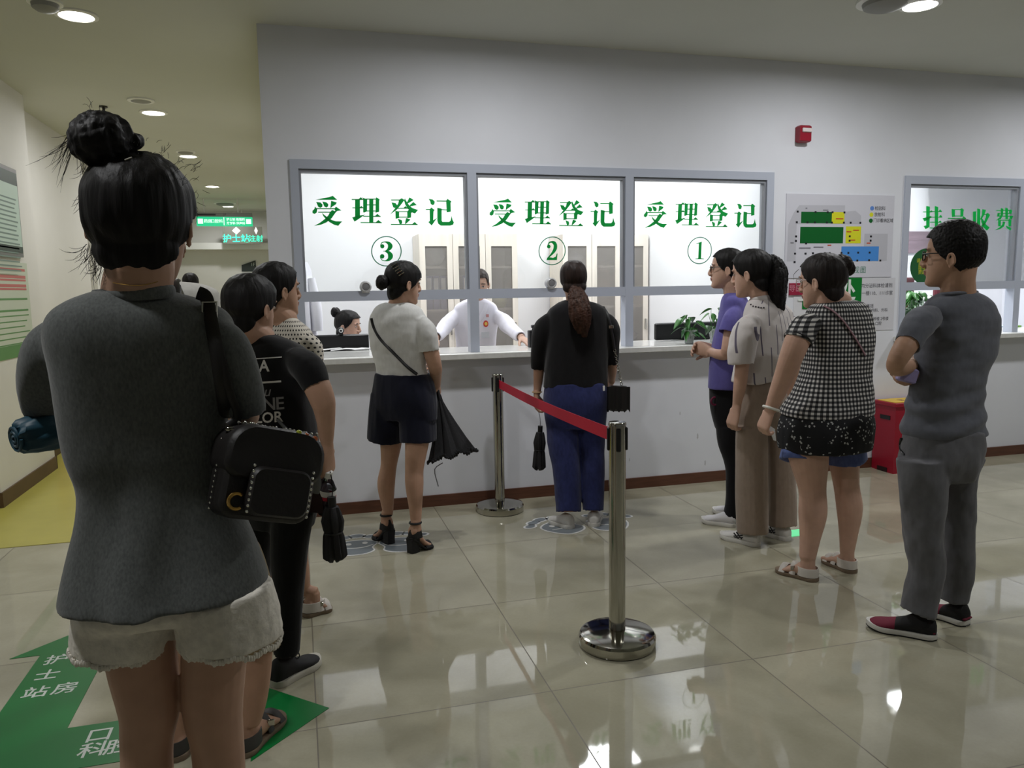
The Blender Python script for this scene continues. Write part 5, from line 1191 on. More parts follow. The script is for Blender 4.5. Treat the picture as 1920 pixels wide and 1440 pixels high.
bl = L_.garment('blouse', blouse_mat(), ls, [[(1410,588,-.09,22),(1398,622,-.135,25),(1391,658,-.155,26),(1390,684,-.16,23)],[(1478,588,.12,20),(1486,640,.16,20),(1488,680,.17,18)]], amp=.007, f=(10, 10, 8), uv=.2)
obj('collar', B().tube([L_.pt(1429+19*cos(a*pi/10), 560-2*cos(a*pi/10), .062*sin(a*pi/10)) for a in range(21)], .013, n=8, flat=(.6, 1.3)), mat('linen_plain', (206, 200, 198), .85), bl)
b = B(); P = [L_.on_surface(bl, x, y, .002) for x, y in ((1408,571),(1412,574),(1417,575),(1422,576),(1427,577),(1432,577))]
for p in P: b.ell(p, (.006, .004, .004), nu=8, nv=6)
obj('stitching', b, mat('stitch_dark', (52, 48, 56), .6), bl)
L_.garment('trousers', cloth('beige_trousers', (150, 134, 120)), lp, [ll, lr], amp=.006, f=(12, 12, 1.5))
L_.hair(line=HLS, t=.010, tz=.012, tb=.014)
L_.hairpart('ponytail', lambda b: b.tube([L_.pt(x, y, d) for x, y, d in ((1430,492,.0),(1445,490,-.02),(1456,506,-.03),(1457,538,-.04),(1460,565,-.04),(1467,586,-.04))], [.030,.048,.062,.062,.046,.010], n=24, smooth=4, flat=(1, .8)), amp=.008, local=False, voxel=.005)
for h_, t_ in (((1424,1025), (1351,1006)), ((1481,1014), (1420,997))):
    r, h, d, sd, L = L_.sneaker(h_, t_, mat('white_trainer', (214, 212, 208), .45), SOLEW)
    for q in (-1, 1):
        b = B()
        for u0, z0, u1, z1 in ((.36,.03,.50,.062),(.44,.028,.56,.055),(.34,.052,.56,.036),(.33,.040,.54,.030)): b.tube([h+d*L*u0+sd*q*.047*foot_w(u0)*.95+Vector((0, 0, z0)), h+d*L*u1+sd*q*.047*foot_w(u1)*.9+Vector((0, 0, z1))], .0035, n=6)
        obj('side_stripe', b, mat('stripe_black', (20, 20, 22), .5), r)
# ---- 5 woman in checked top
C = Person(at_z(1540, 1072), -42, 'heavyset woman in black and white checked top, denim shorts and white sandals', skin=SKP)
cs = [(562,1540,1600,0,.8),(570,1524,1620,0,.64),(588,1512,1632,0,.62),(622,1510,1637,0,.68),(660,1511,1635,0,.72),(700,1502,1631,0,.74),(738,1484,1634,0,.76),(762,1468,1637,0,.76),(777,1466,1637,0,.76)]
cl = [(758,1478,1628,0,.76),(790,1463,1636,0,.82),(820,1459,1634,0,.84),(840,1461,1631,0,.84)]
C.torso(cs); C.torso(cl, -.03); C.head(1541, 527, -64, 1.06, pitch=-4, neck=(1570, 566, 0), neck_r=.062)
C.limb([(1514,598,-.14,22),(1499,630,-.16,22.5),(1485,665,-.16,22),(1471,702,-.14,18.5),(1457,738,-.12,15.5),(1444,770,-.10,11)])
C.limb([(1606,600,.12,18),(1610,660,.22,18),(1606,710,.30,15),(1596,750,.34,13),(1580,775,.36,10)])
C.hand(C.b, C.pt(1444,770,-.10), Vector((-.35, .15, -1)), C.R, -1, curl=.85, sz=1.02); C.hand(C.b, C.pt(1580,775,.36), Vector((-.4, .2, -1)), -C.R, 1, curl=.6)
leg(C, [(1510,820,40),(1517,863,36),(1523,918,25.5),(1524,962,26.5),(1519,1008,19.5),(1514,1045,15.5)], (1533,1091), (1455,1069), d0=-.05, w_=.046, ank_r=.034)
leg(C, [(1586,820,36),(1583,860,29),(1587,910,23.5),(1593,953,24),(1591,1000,17.5),(1588,1036,13)], (1602,1076), (1545,1050), d0=.05, w_=.046, ank_r=.033)
C.body(); C.face()
def check_mat():
    m = mat('gingham', (200, 200, 200), .88, bump=.25, bscale=14, bdist=.01); nt, b = nodes_of(m)
    at = nt.nodes.new('ShaderNodeAttribute'); at.attribute_name = 'cloth_uv'; sx = nt.nodes.new('ShaderNodeSeparateXYZ'); nt.links.new(at.outputs['Vector'], sx.inputs[0])
    q = [mth(nt, 'LESS_THAN', mth(nt, 'FRACT', mth(nt, 'MULTIPLY', sx.outputs[i], 1/.0205)), .5) for i in (0, 1)]
    s_ = mth(nt, 'MULTIPLY', mth(nt, 'ADD', q[0], q[1]), .5)
    r = nt.nodes.new('ShaderNodeValToRGB'); r.color_ramp.interpolation = 'CONSTANT'
    r.color_ramp.elements[0].color = lin((206, 204, 200))+(1,); r.color_ramp.elements[1].position = .75; r.color_ramp.elements[1].color = lin((20, 20, 22))+(1,)
    e = r.color_ramp.elements.new(.25); e.color = lin((84, 84, 86))+(1,)
    nt.links.new(s_, r.inputs[0]); nt.links.new(r.outputs[0], b.inputs['Base Color']); return m
ck = C.garment('checked_top', check_mat(), cs, [[(1524,592,-.09,24),(1508,614,-.135,25.5),(1495,640,-.16,26)],[(1606,592,.1,22),(1612,618,.16,22),(1612,644,.2,20)]], amp=.006, f=(8, 8, 9), uv=.165)
b = B(); rr = C.limb_rings([(1499,632,-.155,25.6),(1496.5,637,-.16,25.6)]); b.tube([p for p in rr[-1]]+[rr[-1][0]], .005, n=6); obj('sleeve_trim', b, BLACKP, ck)
lace = mat('black_flowered_lace', (20, 21, 25), .85)
def flower_mat(m):
    nt, b = nodes_of(m); tc = nt.nodes.new('ShaderNodeTexCoord'); vo = nt.nodes.new('ShaderNodeTexVoronoi'); vo.inputs['Scale'].default_value = 62; nt.links.new(tc.outputs['Object'], vo.inputs['Vector'])
    n = nt.nodes.new('ShaderNodeTexNoise'); n.inputs['Scale'].default_value = 16; nt.links.new(tc.outputs['Object'], n.inputs[0])
    f = mth(nt, 'MULTIPLY', mth(nt, 'LESS_THAN', vo.outputs['Distance'], .30), mth(nt, 'GREATER_THAN', n.outputs[0], .50))
    nt.links.new(mixc(nt, f, lin((20, 21, 25)), lin((176, 178, 176))), b.inputs['Base Color'])
flower_mat(lace)
C.garment('lace_hem', lace, cl, amp=.005, f=(14, 14, 2))
C.garment('denim_shorts', cloth('faded_denim', (84, 98, 146), heather=.2), [(800,1470,1626,0,.76),(830,1466,1628,0,.76)], [[(1512,830,-.02,30),(1506,846,-.035,37),(1503,866,-.05,40)],[(1580,828,.03,30),(1584,842,.04,36),(1586,862,.05,38)]], amp=.005)
C.hair(line=HLS, t=.010, tz=.010, tb=.014, m=hair_mat('dark_hair', (28, 22, 20)))
C.hairpart('hair_bun', lambda b: (b.ell(C.pt(1582,496,-.03), (.044,.040,.044)), b.tube([C.pt(1562,494,-.01), C.pt(1578,496,-.03)], .030), b.ell(C.pt(1594,504,-.03), (.022,.022,.03)), b.ell(C.pt(1578,484,-.03), (.024,.02,.018))), local=False, m=MATS['dark_hair'], amp=.006)
C.strands([[(.06,.075,.06),(.055,.105,.05),(.05,.11,.02),(.052,.098,.0)],[(.04,.085,.06),(.035,.115,.04),(.03,.115,.01)],[(-.04,.085,.06),(-.035,.112,.04),(-.03,.115,.015)]], r=.0012, m=MATS['dark_hair'])
C.glasses(mat('clear_frame', (200, 186, 184), .2))
obj('bangle', B().torus(C.pt(1446,766,-.10), .036, .0065, Matrix.Rotation(.35, 3, 'Y'), n=28), mat('jade_white', (222, 222, 214), .2), C.root)
def sandal(p, heel, toe, m, w_=.048, cork=True):
    h, d, sd, L = p.foot_frame(heel, toe); b = B(); p.sole(b, heel, toe, w_, 0, .018); r = obj('sandal', b, mat('cork_sole', (120, 104, 86), .8) if cork else SOLEB, p.root)
    for t, hh, wd in ((.76,.034,.016),(.52,.056,.016)):
        c = h+d*L*t; w2 = w_*foot_w(t)*.93; obj('strap', B().tube([c+sd*w2*q+Vector((0, 0, .016+hh*(1-abs(q)**2.2))) for q in (-1, -.8, -.45, 0, .45, .8, 1)], wd, n=10, flat=(1, .25), smooth=2, upv=(0, 0, 1)), m, r)
    b = B(); c = h+d*.052
    b.loft([[c-d*(.053*k*cos(a))+sd*(.041*k*sin(a))+Vector((0, 0, z)) for a in [radians(v) for v in range(-150, 151, 15)]] for z, k in ((.02, 1.0), (.05, 1.02), (.062, .99), (.062, .93), (.05, .95), (.022, .94))], closed=False); obj('heel_strap', b, m, r)
    obj('buckle', B().box(h+d*L*.50+sd*w_*.78*p.inner(h, sd)*1.0+Vector((0, 0, .05)), (.022, .008, .02), bev=.002), STEEL, r)
    return r
SANW = mat('white_strap', (212, 206, 198), .45); sandal(C, (1533,1091), (1455,1069), SANW); sandal(C, (1602,1076), (1545,1050), SANW)
c0 = C.pt(1445,806,-.11); tag(obj('paper_slip', B().prism([c0+Vector(v) for v in ((-.02, 0, .03), (.03, .01, .0), (.045, .02, -.06), (.03, .02, -.055))], (0, .001, 0)), PAPERW, smooth=False), 'white paper slip in the hand of the woman in the checked top', 'paper')
P = [C.on_surface(ck, x, y, .006) for x, y in ((1545,574),(1562,583),(1580,600),(1596,622),(1610,644),(1622,665))]; tag(obj('bag_strap', strap_b(P, .020, .004), mat('mauve_strap', (146, 110, 118), .5)), 'mauve crossbody strap over the checked top', 'bag strap')
# ---- 6 man
Mn = Person(at_z(1745, 1178), -44, 'man in grey t-shirt and grey trousers with glasses and dark red sneakers, arms folded', skin=SKD)
ms = [(548,1768,1830,0,.85),(556,1750,1846,0,.64),(570,1734,1861,0,.60),(600,1726,1872,0,.60),(640,1722,1870,0,.62),(680,1716,1857,0,.64),(722,1708,1845,0,.66),(745,1703,1841,0,.68),(778,1697,1843,0,.72),(806,1692,1847,0,.74),(816,1692,1847,0,.74)]
mp = [(806,1695,1845,0,.74),(840,1687,1845,0,.80),(870,1684,1838,0,.80),(896,1688,1826,0,.7)]
Mn.torso(ms); Mn.torso(mp, -.02); Mn.head(1786, 480, -80, 1.02, pitch=2, neck=(1796, 553, 0), neck_r=.060)
Mn.limb([(1746,590,-.10,22),(1718,622,-.17,21),(1694,655,-.22,20),(1679,684,-.22,16.5),(1688,690,-.14,16),(1712,684,.02,13)])
Mn.limb([(1838,596,.10,20),(1836,650,.22,19),(1815,692,.30,17),(1770,704,.24,15),(1728,702,.08,11)])
Mn.hand(Mn.b, Mn.pt(1712,684,.02), Mn.R*.7+Mn.F*.2+Vector((0, 0, .1)), -Mn.F+Vector((0, 0, -.2)), -1, curl=.5)
Mn.hand(Mn.b, Mn.pt(1727,704,.02), Mn.pt(1692,712,-.06)-Mn.pt(1727,702,.02), Vector((.1, .6, .5)), 1, curl=.8)
ml = pant(Mn, [(1730,860,45),(1730,900,44),(1730,955,39.5),(1732,1010,35),(1737,1065,33),(1730,1110,31),(1720,1148,33)], (1757,1199), (1624,1173), -.05); mr_ = pant(Mn, [(1800,855,42),(1797,900,33),(1796,950,30),(1796,1010,29),(1797,1060,28),(1792,1100,26),(1788,1126,24)], (1815,1174), (1740,1147), .05)
for q in (ml, mr_): Mn.limb([(x, y, d, r_*.72) for x, y, d, r_ in q])
Mn.body(); Mn.face()
gt = Mn.garment('t_shirt', cloth('slate_grey_jersey', (94, 96, 104), heather=.08), ms, [[(1748,580,-.08,32),(1724,608,-.15,29),(1700,648,-.215,23)],[(1836,588,.10,28),(1836,620,.2,25),(1822,655,.26,22)]], amp=.007, f=(6, 6, 13), fold=lambda p: .005*sin(p.z*75+2.2*sin(p.x*9+p.y*5))*sstep(1.06, .92, p.z))
obj('collar', B().tube([Mn.pt(1798+33*cos(a*pi/12), 550+2*cos(a*pi/12)*-1, .062*sin(a*pi/12)) for a in range(25)], .008, n=8), MATS['slate_grey_jersey'], gt)
gp = Mn.garment('trousers', cloth('grey_trousers', (98, 98, 102), heather=.08), mp, [ml, mr_], amp=.009, f=(11, 11, 7))
P = [Mn.on_surface(gp, x, y, .001) for x, y in ((1690,822),(1688,834),(1690,845),(1696,852))]; obj('pocket_edge', strap_b(P, .012, .003), BLACKP, gp)
Mn.hair(line=HLS, t=.011, tz=.024, tb=.014, amp=.0015, rough=.002, fr=(150, 150, 90), voxel=.003, nape=False); Mn.glasses(BLACKP, rim=.002)
BURG = mat('burgundy_mesh', (112, 22, 48), .75, bump=.3, bscale=300, bdist=.002); BLM = mat('black_mesh', (20, 19, 21), .75, bump=.3, bscale=300, bdist=.002)
for h_, t_ in (((1757,1199), (1624,1173)), ((1815,1174), (1740,1147))):
    r, h, d, sd, L = Mn.sneaker(h_, t_, BLM, SOLEW, w_=.050, hgt=.09, toe_m=BURG, lace_m=BLM)
    b = B(); Mn.sole(b, h_, t_, .0535, 0, .007, lift=lambda t: .010*max(0, t-.75)/.25); obj('outsole', b, SOLEB, r); b = B(); b.box(h+d*L*.08+sd*0+Vector((0, 0, .032)), (.03, .056, .016), Matrix.Rotation(atan2(d.y, d.x), 3, 'Z'), bev=.006); obj('heel_trim', b, BURG, r)
c = Mn.pt(1701, 703, -.055); b = B(); b.box(c, (.072, .03, .058), Matrix.Rotation(-YAW, 3, 'Z') @ Matrix.Rotation(.25, 3, 'Y'), bev=.006); me = b; tag(obj('tissue_pack', me, mat('lavender_pack', (150, 140, 184), .35, noise_amt=.15, nscale=30)), 'lavender tissue pack in the hand of the man in grey', 'tissue pack')
# ---- 7 person in black printed t-shirt
T = Person(at_z(530, 1255), 36, 'short-haired person in black t-shirt with white lettering, black trousers and black sneakers')
ts = [(628,462,514,0,.8),(638,446,545,0,.62),(656,434,572,0,.60),(690,428,584,0,.62),(740,430,580,0,.66),(800,434,592,0,.70),(850,438,600,0,.72),(880,440,603,0,.74)]
tp = [(862,444,600,0,.74),(900,446,602,0,.78),(945,452,596,0,.78),(985,458,586,0,.66)]
T.torso(ts); T.torso(tp, -.02); T.head(471, 577, 44, .97, pitch=-3, neck=(484, 636, 0), neck_r=.058)
T.limb([(562,668,-.10,27),(588,712,-.13,25),(604,748,-.13,24),(609,772,-.12,20),(612,805,-.1,15.5),(613,842,-.08,10.5)])
T.limb([(440,668,.1,26),(426,740,.14,22),(430,800,.2,18),(470,820,.3,13)])
T.hand(T.b, T.pt(613,842,-.08), Vector((.02, .12, -1)), -T.R, 1, curl=.85, sz=.98); T.hand(T.b, T.pt(470,820,.3), T.R, -T.F, -1, curl=.5)
tr = pant(T, [(547,960,40),(542,1030,35),(541,1090,29),(541,1140,25.5),(538,1190,25),(536,1226,24.5)], (512,1290), (597,1240), -.07); tl = pant(T, [(484,960,36),(482,1040,29),(480,1110,25),(478,1170,23)], (452,1228), (506,1194), .08)
for q in (tr, tl): T.limb([(x, y, d, r_*.75) for x, y, d, r_ in q])
T.body(); T.face()
tt = T.garment('t_shirt', cloth('black_jersey', (20, 20, 22), heather=.12), ts, [[(550,656,-.07,34),(578,692,-.12,31),(595,727,-.14,25)],[(446,660,.09,32),(432,694,.12,28),(428,730,.14,25)]], amp=.005)
T.garment('trousers', cloth('black_leggings', (18, 18, 20), heather=.12), tp, [tr, tl], amp=.004)
T.hair(line=[(a, c-.004) for a, c in HLS], t=.012, tz=.012, tb=.014, amp=.003)
for h_, t_ in (((512,1290), (597,1240)), ((452,1228), (506,1194))): T.sneaker(h_, t_, mat('black_canvas', (27, 26, 27), .7), mat('offwhite_sole', (196, 192, 180), .5), lace_m=BLACKP, hgt=.10, loops=True)
PRW = mat('print_white', (214, 214, 210), .6); PRG = mat('print_grey', (128, 128, 130), .6)
def tprint(x, y, bb, m): 
    p = T.pt(x, y, -.16); T.decal(tt, bb, p, (r0*1.0+Vector((0, 0, .06))).normalized(), Vector((0, 0, 1)), m, off=.003)
u = T.mpp(-.16)
def bar(x0, x1, th): return B().poly([Vector((x0*u, -th*u, 0)), Vector((x1*u, -th*u, 0)), Vector((x1*u, th*u, 0)), Vector((x0*u, th*u, 0))])
tprint(492, 674, bar(-40, 28, 1.0), PRW); tprint(492, 720, bar(-40, 28, 1.8), PRW)
tprint(486, 690, text_b('A', 22*u*1.4, offset=.0012), PRW); tprint(492, 738, text_b('u', 20*u*1.4, shear=.3), PRG)
tprint(505, 762, text_b('NE', 24*u*1.4, offset=.001, spacing=.9), PRG); tprint(490, 788, text_b('FLOR', 20*u*1.4, offset=.001), PRW)
# grey strap, dark red tote, bottle and umbrella carried by this person
P = [T.on_surface(tt, x, y, .008) for x, y in ((520,786),(540,808),(560,830),(578,850))]
tote = empty('tote_bag', T.pt(596, 915, -.10), 'dark maroon bag with grey strap at the hip of the person in the black t-shirt', 'bag')
c = T.pt(588, 918, -.06); Mz = Matrix.Rotation(-YAW-.5, 3, 'Z'); bb = B(); bb.loft([[c+Mz @ Vector((x*kx, y, z)) for x, y in ((-.06,-.02),(0,-.03),(.06,-.02),(.06,.02),(0,.03),(-.06,.02))] for z, kx in ((.075,.45),(.05,.6),(-.02,.95),(-.07,1.0),(-.075,.95))]); obj('bag_body', bb, mat('maroon_cloth', (40, 16, 20), .7), tote)
obj('strap', strap_b(P, .026, .004), mat('grey_webbing', (86, 88, 88), .6), tote); obj('clip', B().torus(T.pt(590,880,-.16), .010, .0025, Matrix.Rotation(pi/2, 3, 'X'), n=14), STEEL, tote); P2 = [T.pt(590,884,-.16), T.pt(596,905,-.16), T.pt(592,925,-.15)]; obj('grey_tab', strap_b(P2, .024, .004), MATS['grey_webbing'], tote)
bt = T.pt(616, 892, -.09); bo = T.pt(611, 962, -.06); a = (bo-bt).normalized(); Lb = (bo-bt).length; Mb = Matrix.Translation(bt) @ a.to_track_quat('Z', 'Y').to_matrix().to_4x4()
be = empty('water_bottle', bt, 'clear plastic water bottle with a red band held by the person in the black t-shirt', 'bottle')
obj('bottle_body', B().add(B().lathe([(.012,-.012),(.013,.012),(.018,.02),(.029,.045),(.031,.06),(.029,.075),(.031,.09),(.031,Lb*.9),(.027,Lb)]), Mb), glass_mat('bottle_plastic', (.86, .88, .9), 1.0), be)
obj('cap', B().add(B().lathe([(.015,-.016),(.015,.006)]), Mb), WHITEP, be); obj('band', B().add(B().lathe([(.0318,.072),(.0318,.085)], cap=False), Mb), mat('band_red', (190, 30, 60), .5), be); obj('label', B().add(B().lathe([(.0316,.05),(.0316,.071)], cap=False), Mb), PAPERW, be)
folded_umbrella(T.pt(622,938,-.12), T.pt(628,1050,-.12), .036, 'black folded umbrella hanging from the hand of the person in the black t-shirt', UMB, T.pt(619,884,-.10), 5)
# ---- 8 woman in dotted blouse
Q = Person(at_z(582, 1152), 40, 'woman in cream dotted blouse and white sandals, ahead of the person in the black t-shirt', skin=SKD)
qs = [(594,516,550,0,.8),(603,502,562,0,.62),(622,490,582,0,.60),(650,486,588,0,.64),(700,488,586,0,.66),(780,492,586,0,.68),(850,490,588,0,.72)]
Q.torso(qs); Q.torso([(840,492,586,0,.72),(900,490,590,0,.75),(930,492,588,0,.66)], -.02); Q.head(520, 544, 62, .97, pitch=2, neck=(533, 600, 0), neck_r=.052)
Q.limb([(576,632,-.09,18),(588,680,-.11,15),(592,740,-.1,13.5),(592,790,-.02,12),(586,850,.06,9)]); Q.limb([(498,632,.09,17),(490,700,.12,14),(498,750,.2,12),(540,760,.28,9)])
Q.hand(Q.b, Q.pt(586,850,.06), Vector((0, .1, -1)), -Q.R, 1, curl=.6); Q.hand(Q.b, Q.pt(540,760,.28), Q.R, -Q.F, -1, curl=.5)
leg(Q, [(556,920,34),(558,980,27),(560,1035,18),(564,1075,17),(570,1110,12)], (568,1157), (620,1140), d0=-.05); leg(Q, [(515,920,32),(514,980,26),(516,1030,18),(518,1070,17),(522,1098,11)], (520,1135), (568,1115), d0=.05)
Q.body(); Q.face()
def dot_mat():
    m = mat('dotted_cotton', (212, 206, 194), .85, bump=.25, bscale=16, bdist=.01); nt, b = nodes_of(m)
    at = nt.nodes.new('ShaderNodeAttribute'); at.attribute_name = 'cloth_uv'; sx = nt.nodes.new('ShaderNodeSeparateXYZ'); nt.links.new(at.outputs['Vector'], sx.inputs[0])
    v = mth(nt, 'MULTIPLY', sx.outputs[1], 1/.017); row = mth(nt, 'FLOOR', v); off = mth(nt, 'MULTIPLY', mth(nt, 'FRACT', mth(nt, 'MULTIPLY', row, .5)), 1.)
    u = mth(nt, 'ADD', mth(nt, 'MULTIPLY', sx.outputs[0], 1/.022), off)
    du = mth(nt, 'SUBTRACT', mth(nt, 'FRACT', u), .5); dv = mth(nt, 'SUBTRACT', mth(nt, 'FRACT', v), .5)
    f = mth(nt, 'LESS_THAN', mth(nt, 'ADD', mth(nt, 'MULTIPLY', du, du), mth(nt, 'MULTIPLY', dv, dv)), .06)
    nt.links.new(mixc(nt, f, lin((212, 206, 194)), lin((30, 28, 30))), b.inputs['Base Color']); return m
Q.garment('blouse', dot_mat(), qs, [[(572,628,-.08,23),(584,652,-.1,21),(588,690,-.11,18)],[(500,628,.08,22),(492,655,.1,20),(490,690,.12,18)]], amp=.005, uv=.16)
Q.garment('shorts', cloth('dark_shorts', (32, 28, 30)), [(836,490,588,0,.74),(900,488,592,0,.78),(940,490,590,0,.72)], [[(518,915,.05,34),(516,965,.05,33)],[(558,915,-.05,34),(558,970,-.05,34)]], amp=.005)
Q.hair(line=HLS, t=.009, tz=.010, tb=.012); Q.hairpart('hair_bun', lambda b: b.ell((0,-.118,-.03), (.034,.03,.034)))
sandal(Q, (568,1157), (620,1140), SANW); sandal(Q, (520,1135), (568,1115), SANW)
# ---- 9 man in white behind the woman in grey
N = Person(at_z(380, 1400), 15, 'mostly hidden person in white t-shirt, khaki shorts and dark sandals beyond the woman in grey', skin=SKD)
nsr = [(526,255,335,0,.8),(538,215,388,0,.6),(560,192,410,0,.6),(640,200,400,0,.62),(760,206,396,0,.66),(900,212,420,0,.7),(960,216,440,0,.72)]
N.torso(nsr); N.torso([(930,225,440,0,.7),(1010,240,470,0,.74),(1060,262,470,0,.66)], -.02); N.head(288, 455, 10, .93, neck=(296, 548, 0))
N.limb([(388,590,-.03,26),(396,680,-.03,24),(398,740,0,21),(390,800,.12,18),(360,830,.25,13)]); N.limb([(212,590,.03,26),(205,680,.03,24),(206,740,.05,21),(220,800,.15,18),(260,830,.25,13)])
N.hand(N.b, N.pt(360,830,.25), -N.R, -N.F, 1, curl=.6); N.hand(N.b, N.pt(260,830,.25), N.R, -N.F, -1, curl=.6)
leg(N, [(430,1040,48),(460,1120,42),(478,1190,34),(480,1250,30),(476,1310,26),(468,1355,21)], (448,1424), (524,1340), d0=0, w_=.047)
leg(N, [(320,1040,50),(322,1120,42),(326,1190,35),(326,1250,33),(326,1310,28),(328,1370,22)], (322,1432), (362,1362), d0=.02, w_=.047)
N.body(); N.face()
N.garment('t_shirt', cloth('white_tee', (214, 212, 206)), nsr, [[(384,584,-.02,34),(396,630,-.03,33),(398,690,-.03,30)],[(214,584,.02,34),(204,630,.03,33),(204,690,.03,30)]], amp=.006)
N.garment('shorts', cloth('khaki_cotton', (132, 116, 84)), [(930,220,440,0,.72),(1010,236,472,0,.74),(1050,250,474,0,.72)], [[(428,1040,0,58),(456,1110,0,54),(480,1190,.0,44),(483,1212,.0,44)],[(318,1040,.02,56),(322,1120,.02,52),(326,1205,.02,48)]], amp=.006)
N.hair(line=HLS, t=.012, tz=.012)
DSAN = mat('grey_strap', (62, 60, 58), .6); sandal(N, (448,1424), (524,1340), DSAN, w_=.052, cork=True); sandal(N, (322,1432), (362,1362), DSAN, w_=.052)
bp_ = N.pt(296, 690, -.19); bk = empty('backpack', bp_, 'black backpack on the person in white beyond the woman in grey, strap at the shoulder', 'backpack')
obj('bag_body', B().box(bp_, (.20, .10, .34), Matrix.Rotation(-N.az, 3, 'Z'), bev=.04), BLE, bk)
for sx_ in (1, -1):
    x = 298+sx_*30; obj('strap', strap_b([N.pt(x, 600, -.15), N.pt(x, 552, -.10), N.pt(x-1, 531, -.03), N.pt(x, 530, .03), N.pt(x, 556, .10), N.pt(x, 640, .13)], .034, .008, upv=tuple(-N.F)), BLE, bk)
# ---- 10 person far down the corridor
Dp = at_d(357, 600, 8.4); X_ = Person((Dp.x, Dp.y), 0, 'distant dark-haired person far down the corridor, only the head showing', skin=SKD); X_.voxel = .008
xs = [(551,350,366,0,.8),(556,338,378,0,.6),(566,334,382,0,.6),(600,334,382,0,.6),(640,336,380,0,.62)]
X_.torso(xs); X_.torso([(630,337,379,0,.66),(660,336,380,0,.7),(672,338,378,0,.6)], -.02); X_.head(357.5, 532, 5, .95, neck=(358, 555, 0))
for q in (-1, 1):
    X_.limb([(358+q*20,562,0,7),(358+q*23,600,0,6),(358+q*23,630,.04,5),(358+q*22,655,.08,4)]); X_.hand(X_.b, X_.pt(358+q*22,655,.08), Vector((0, .1, -1)), -q*X_.R, q, curl=.5)
hl = [X_.base+X_.R*q*.10+X_.F*-.08 for q in (-1, 1)]; xl_ = []
for i, q in enumerate((-1, 1)):
    tw = hl[i]+X_.F*.26; xl_.append([(358+q*10,665,0,9),(358+q*12,720,0,7.5),(358+q*14,770,-.04,6)]); X_.limb([(x, y, d, r_*.8) for x, y, d, r_ in xl_[-1]])
X_.body()
X_.garment('t_shirt', cloth('charcoal_tee', (48, 46, 46)), xs, [[(340,558,0,8.5),(335,580,0,8),(334,600,0,7.5)],[(376,558,0,8.5),(381,580,0,8),(382,600,0,7.5)]], amp=.004, voxel=.009)
X_.garment('trousers', cloth('black_trousers', (20, 19, 22)), [(628,338,378,0,.7),(660,336,380,0,.7),(676,338,378,0,.66)], xl_, amp=.004, voxel=.009)
X_.hair(line=HLS, t=.012, tz=.010)
for i in (0, 1): X_.sneaker(tuple(hl[i]), tuple(hl[i]+X_.F*.26), BLM, SOLEB)
# ---- 11 clerk standing, white coat
s0 = at_y(893, 600, 1.02); Z = Person((s0.x, s0.y), 180, 'clerk in white coat standing behind the glass, leaning on the counter with both hands', skin=SKP)
zs = [(561,878,910,-.04,.8),(568,862,924,-.02,.62),(580,852,932,0,.60),(610,852,932,.02,.62),(650,856,928,.06,.64),(700,852,932,.1,.7),(860,846,938,.12,.72)]
Z.torso(zs); Z.head(897, 533, 176, .96, d=-.06, pitch=-16, neck=(895, 566, -.03))
Z.limb([(858,584,0,11),(840,606,-.12,10),(824,626,-.34,8.5),(815,634,-.47,6.5)]); Z.limb([(927,584,0,11),(948,606,-.12,10),(968,626,-.34,8.5),(979,634,-.47,6.5)])
Z.hand(Z.b, Z.pt(815,635,-.47), Z.pt(806,640,-.54)-Z.pt(815,635,-.47), Vector((0, 0, -1)), 1, curl=.15); Z.hand(Z.b, Z.pt(979,635,-.47), Z.pt(990,641,-.54)-Z.pt(979,635,-.47), Vector((0, 0, -1)), -1, curl=.15)
for q in (-1, 1): Z.limb([(893+q*16,840,.12,20),(893+q*17,930,.12,15),(893+q*18,975,.12,12)])
Z.body(); Z.face()
CT = mat('lab_coat', (226, 224, 234), .8, bump=.3, bscale=16, bdist=.01)
zc_ = Z.garment('white_coat', CT, zs, [[(860,582,0,14),(842,604,-.10,14),(827,624,-.32,12),(817,632,-.45,9.5)],[(926,582,0,14),(946,604,-.10,14),(965,624,-.32,12),(977,632,-.45,9.5)]], amp=.006)
P = [Z.on_surface(zc_, x, y, .003) for x, y in ((884,566),(889,580),(897,597),(899,604),(906,590),(910,574),(908,566))]
for i, pl in enumerate((((880,568),(884,582),(896,600)), ((912,568),(908,584),(898,602)))): obj('lapel', strap_b([Z.on_surface(zc_, x, y, .006) for x, y in pl], .034, .006), CT, zc_)
bd = Z.on_surface(zc_, 911, 607, .008); obj('badge', B().ell(bd, (.020,.004,.026)), mat('badge_red', (200, 60, 50), .4), zc_); obj('badge_face', B().ell(bd+Vector((0, -.004, 0)), (.012,.003,.014)), mat('badge_yellow', (226, 196, 90), .4), zc_)
obj('name_card', B().box(Z.on_surface(zc_, 910, 628, .006), (.06, .004, .045)), mat('card_pale', (205, 208, 214), .35), zc_); obj('pocket_pens', B().box(Z.on_surface(zc_, 914, 592, .006), (.02, .004, .022)), mat('pen_pink', (206, 150, 150), .5), zc_)
Z.hair(line=HL, t=.010, tz=.010, m=hair_mat('soft_brown_hair', (52, 42, 38))); Z.hairpart('ponytail', lambda b: b.tube([Vector((0,-.10,.0)), Vector((0,-.13,-.05)), Vector((0,-.12,-.14))], [.03,.028,.008], n=14, smooth=3), m=MATS['soft_brown_hair'])
for q in (-1, 1):
    hh = Z.base+Z.R*q*.09; Z.sneaker(tuple(hh), tuple(hh+Z.F*.23), MATS['white_leather'], SOLEW)
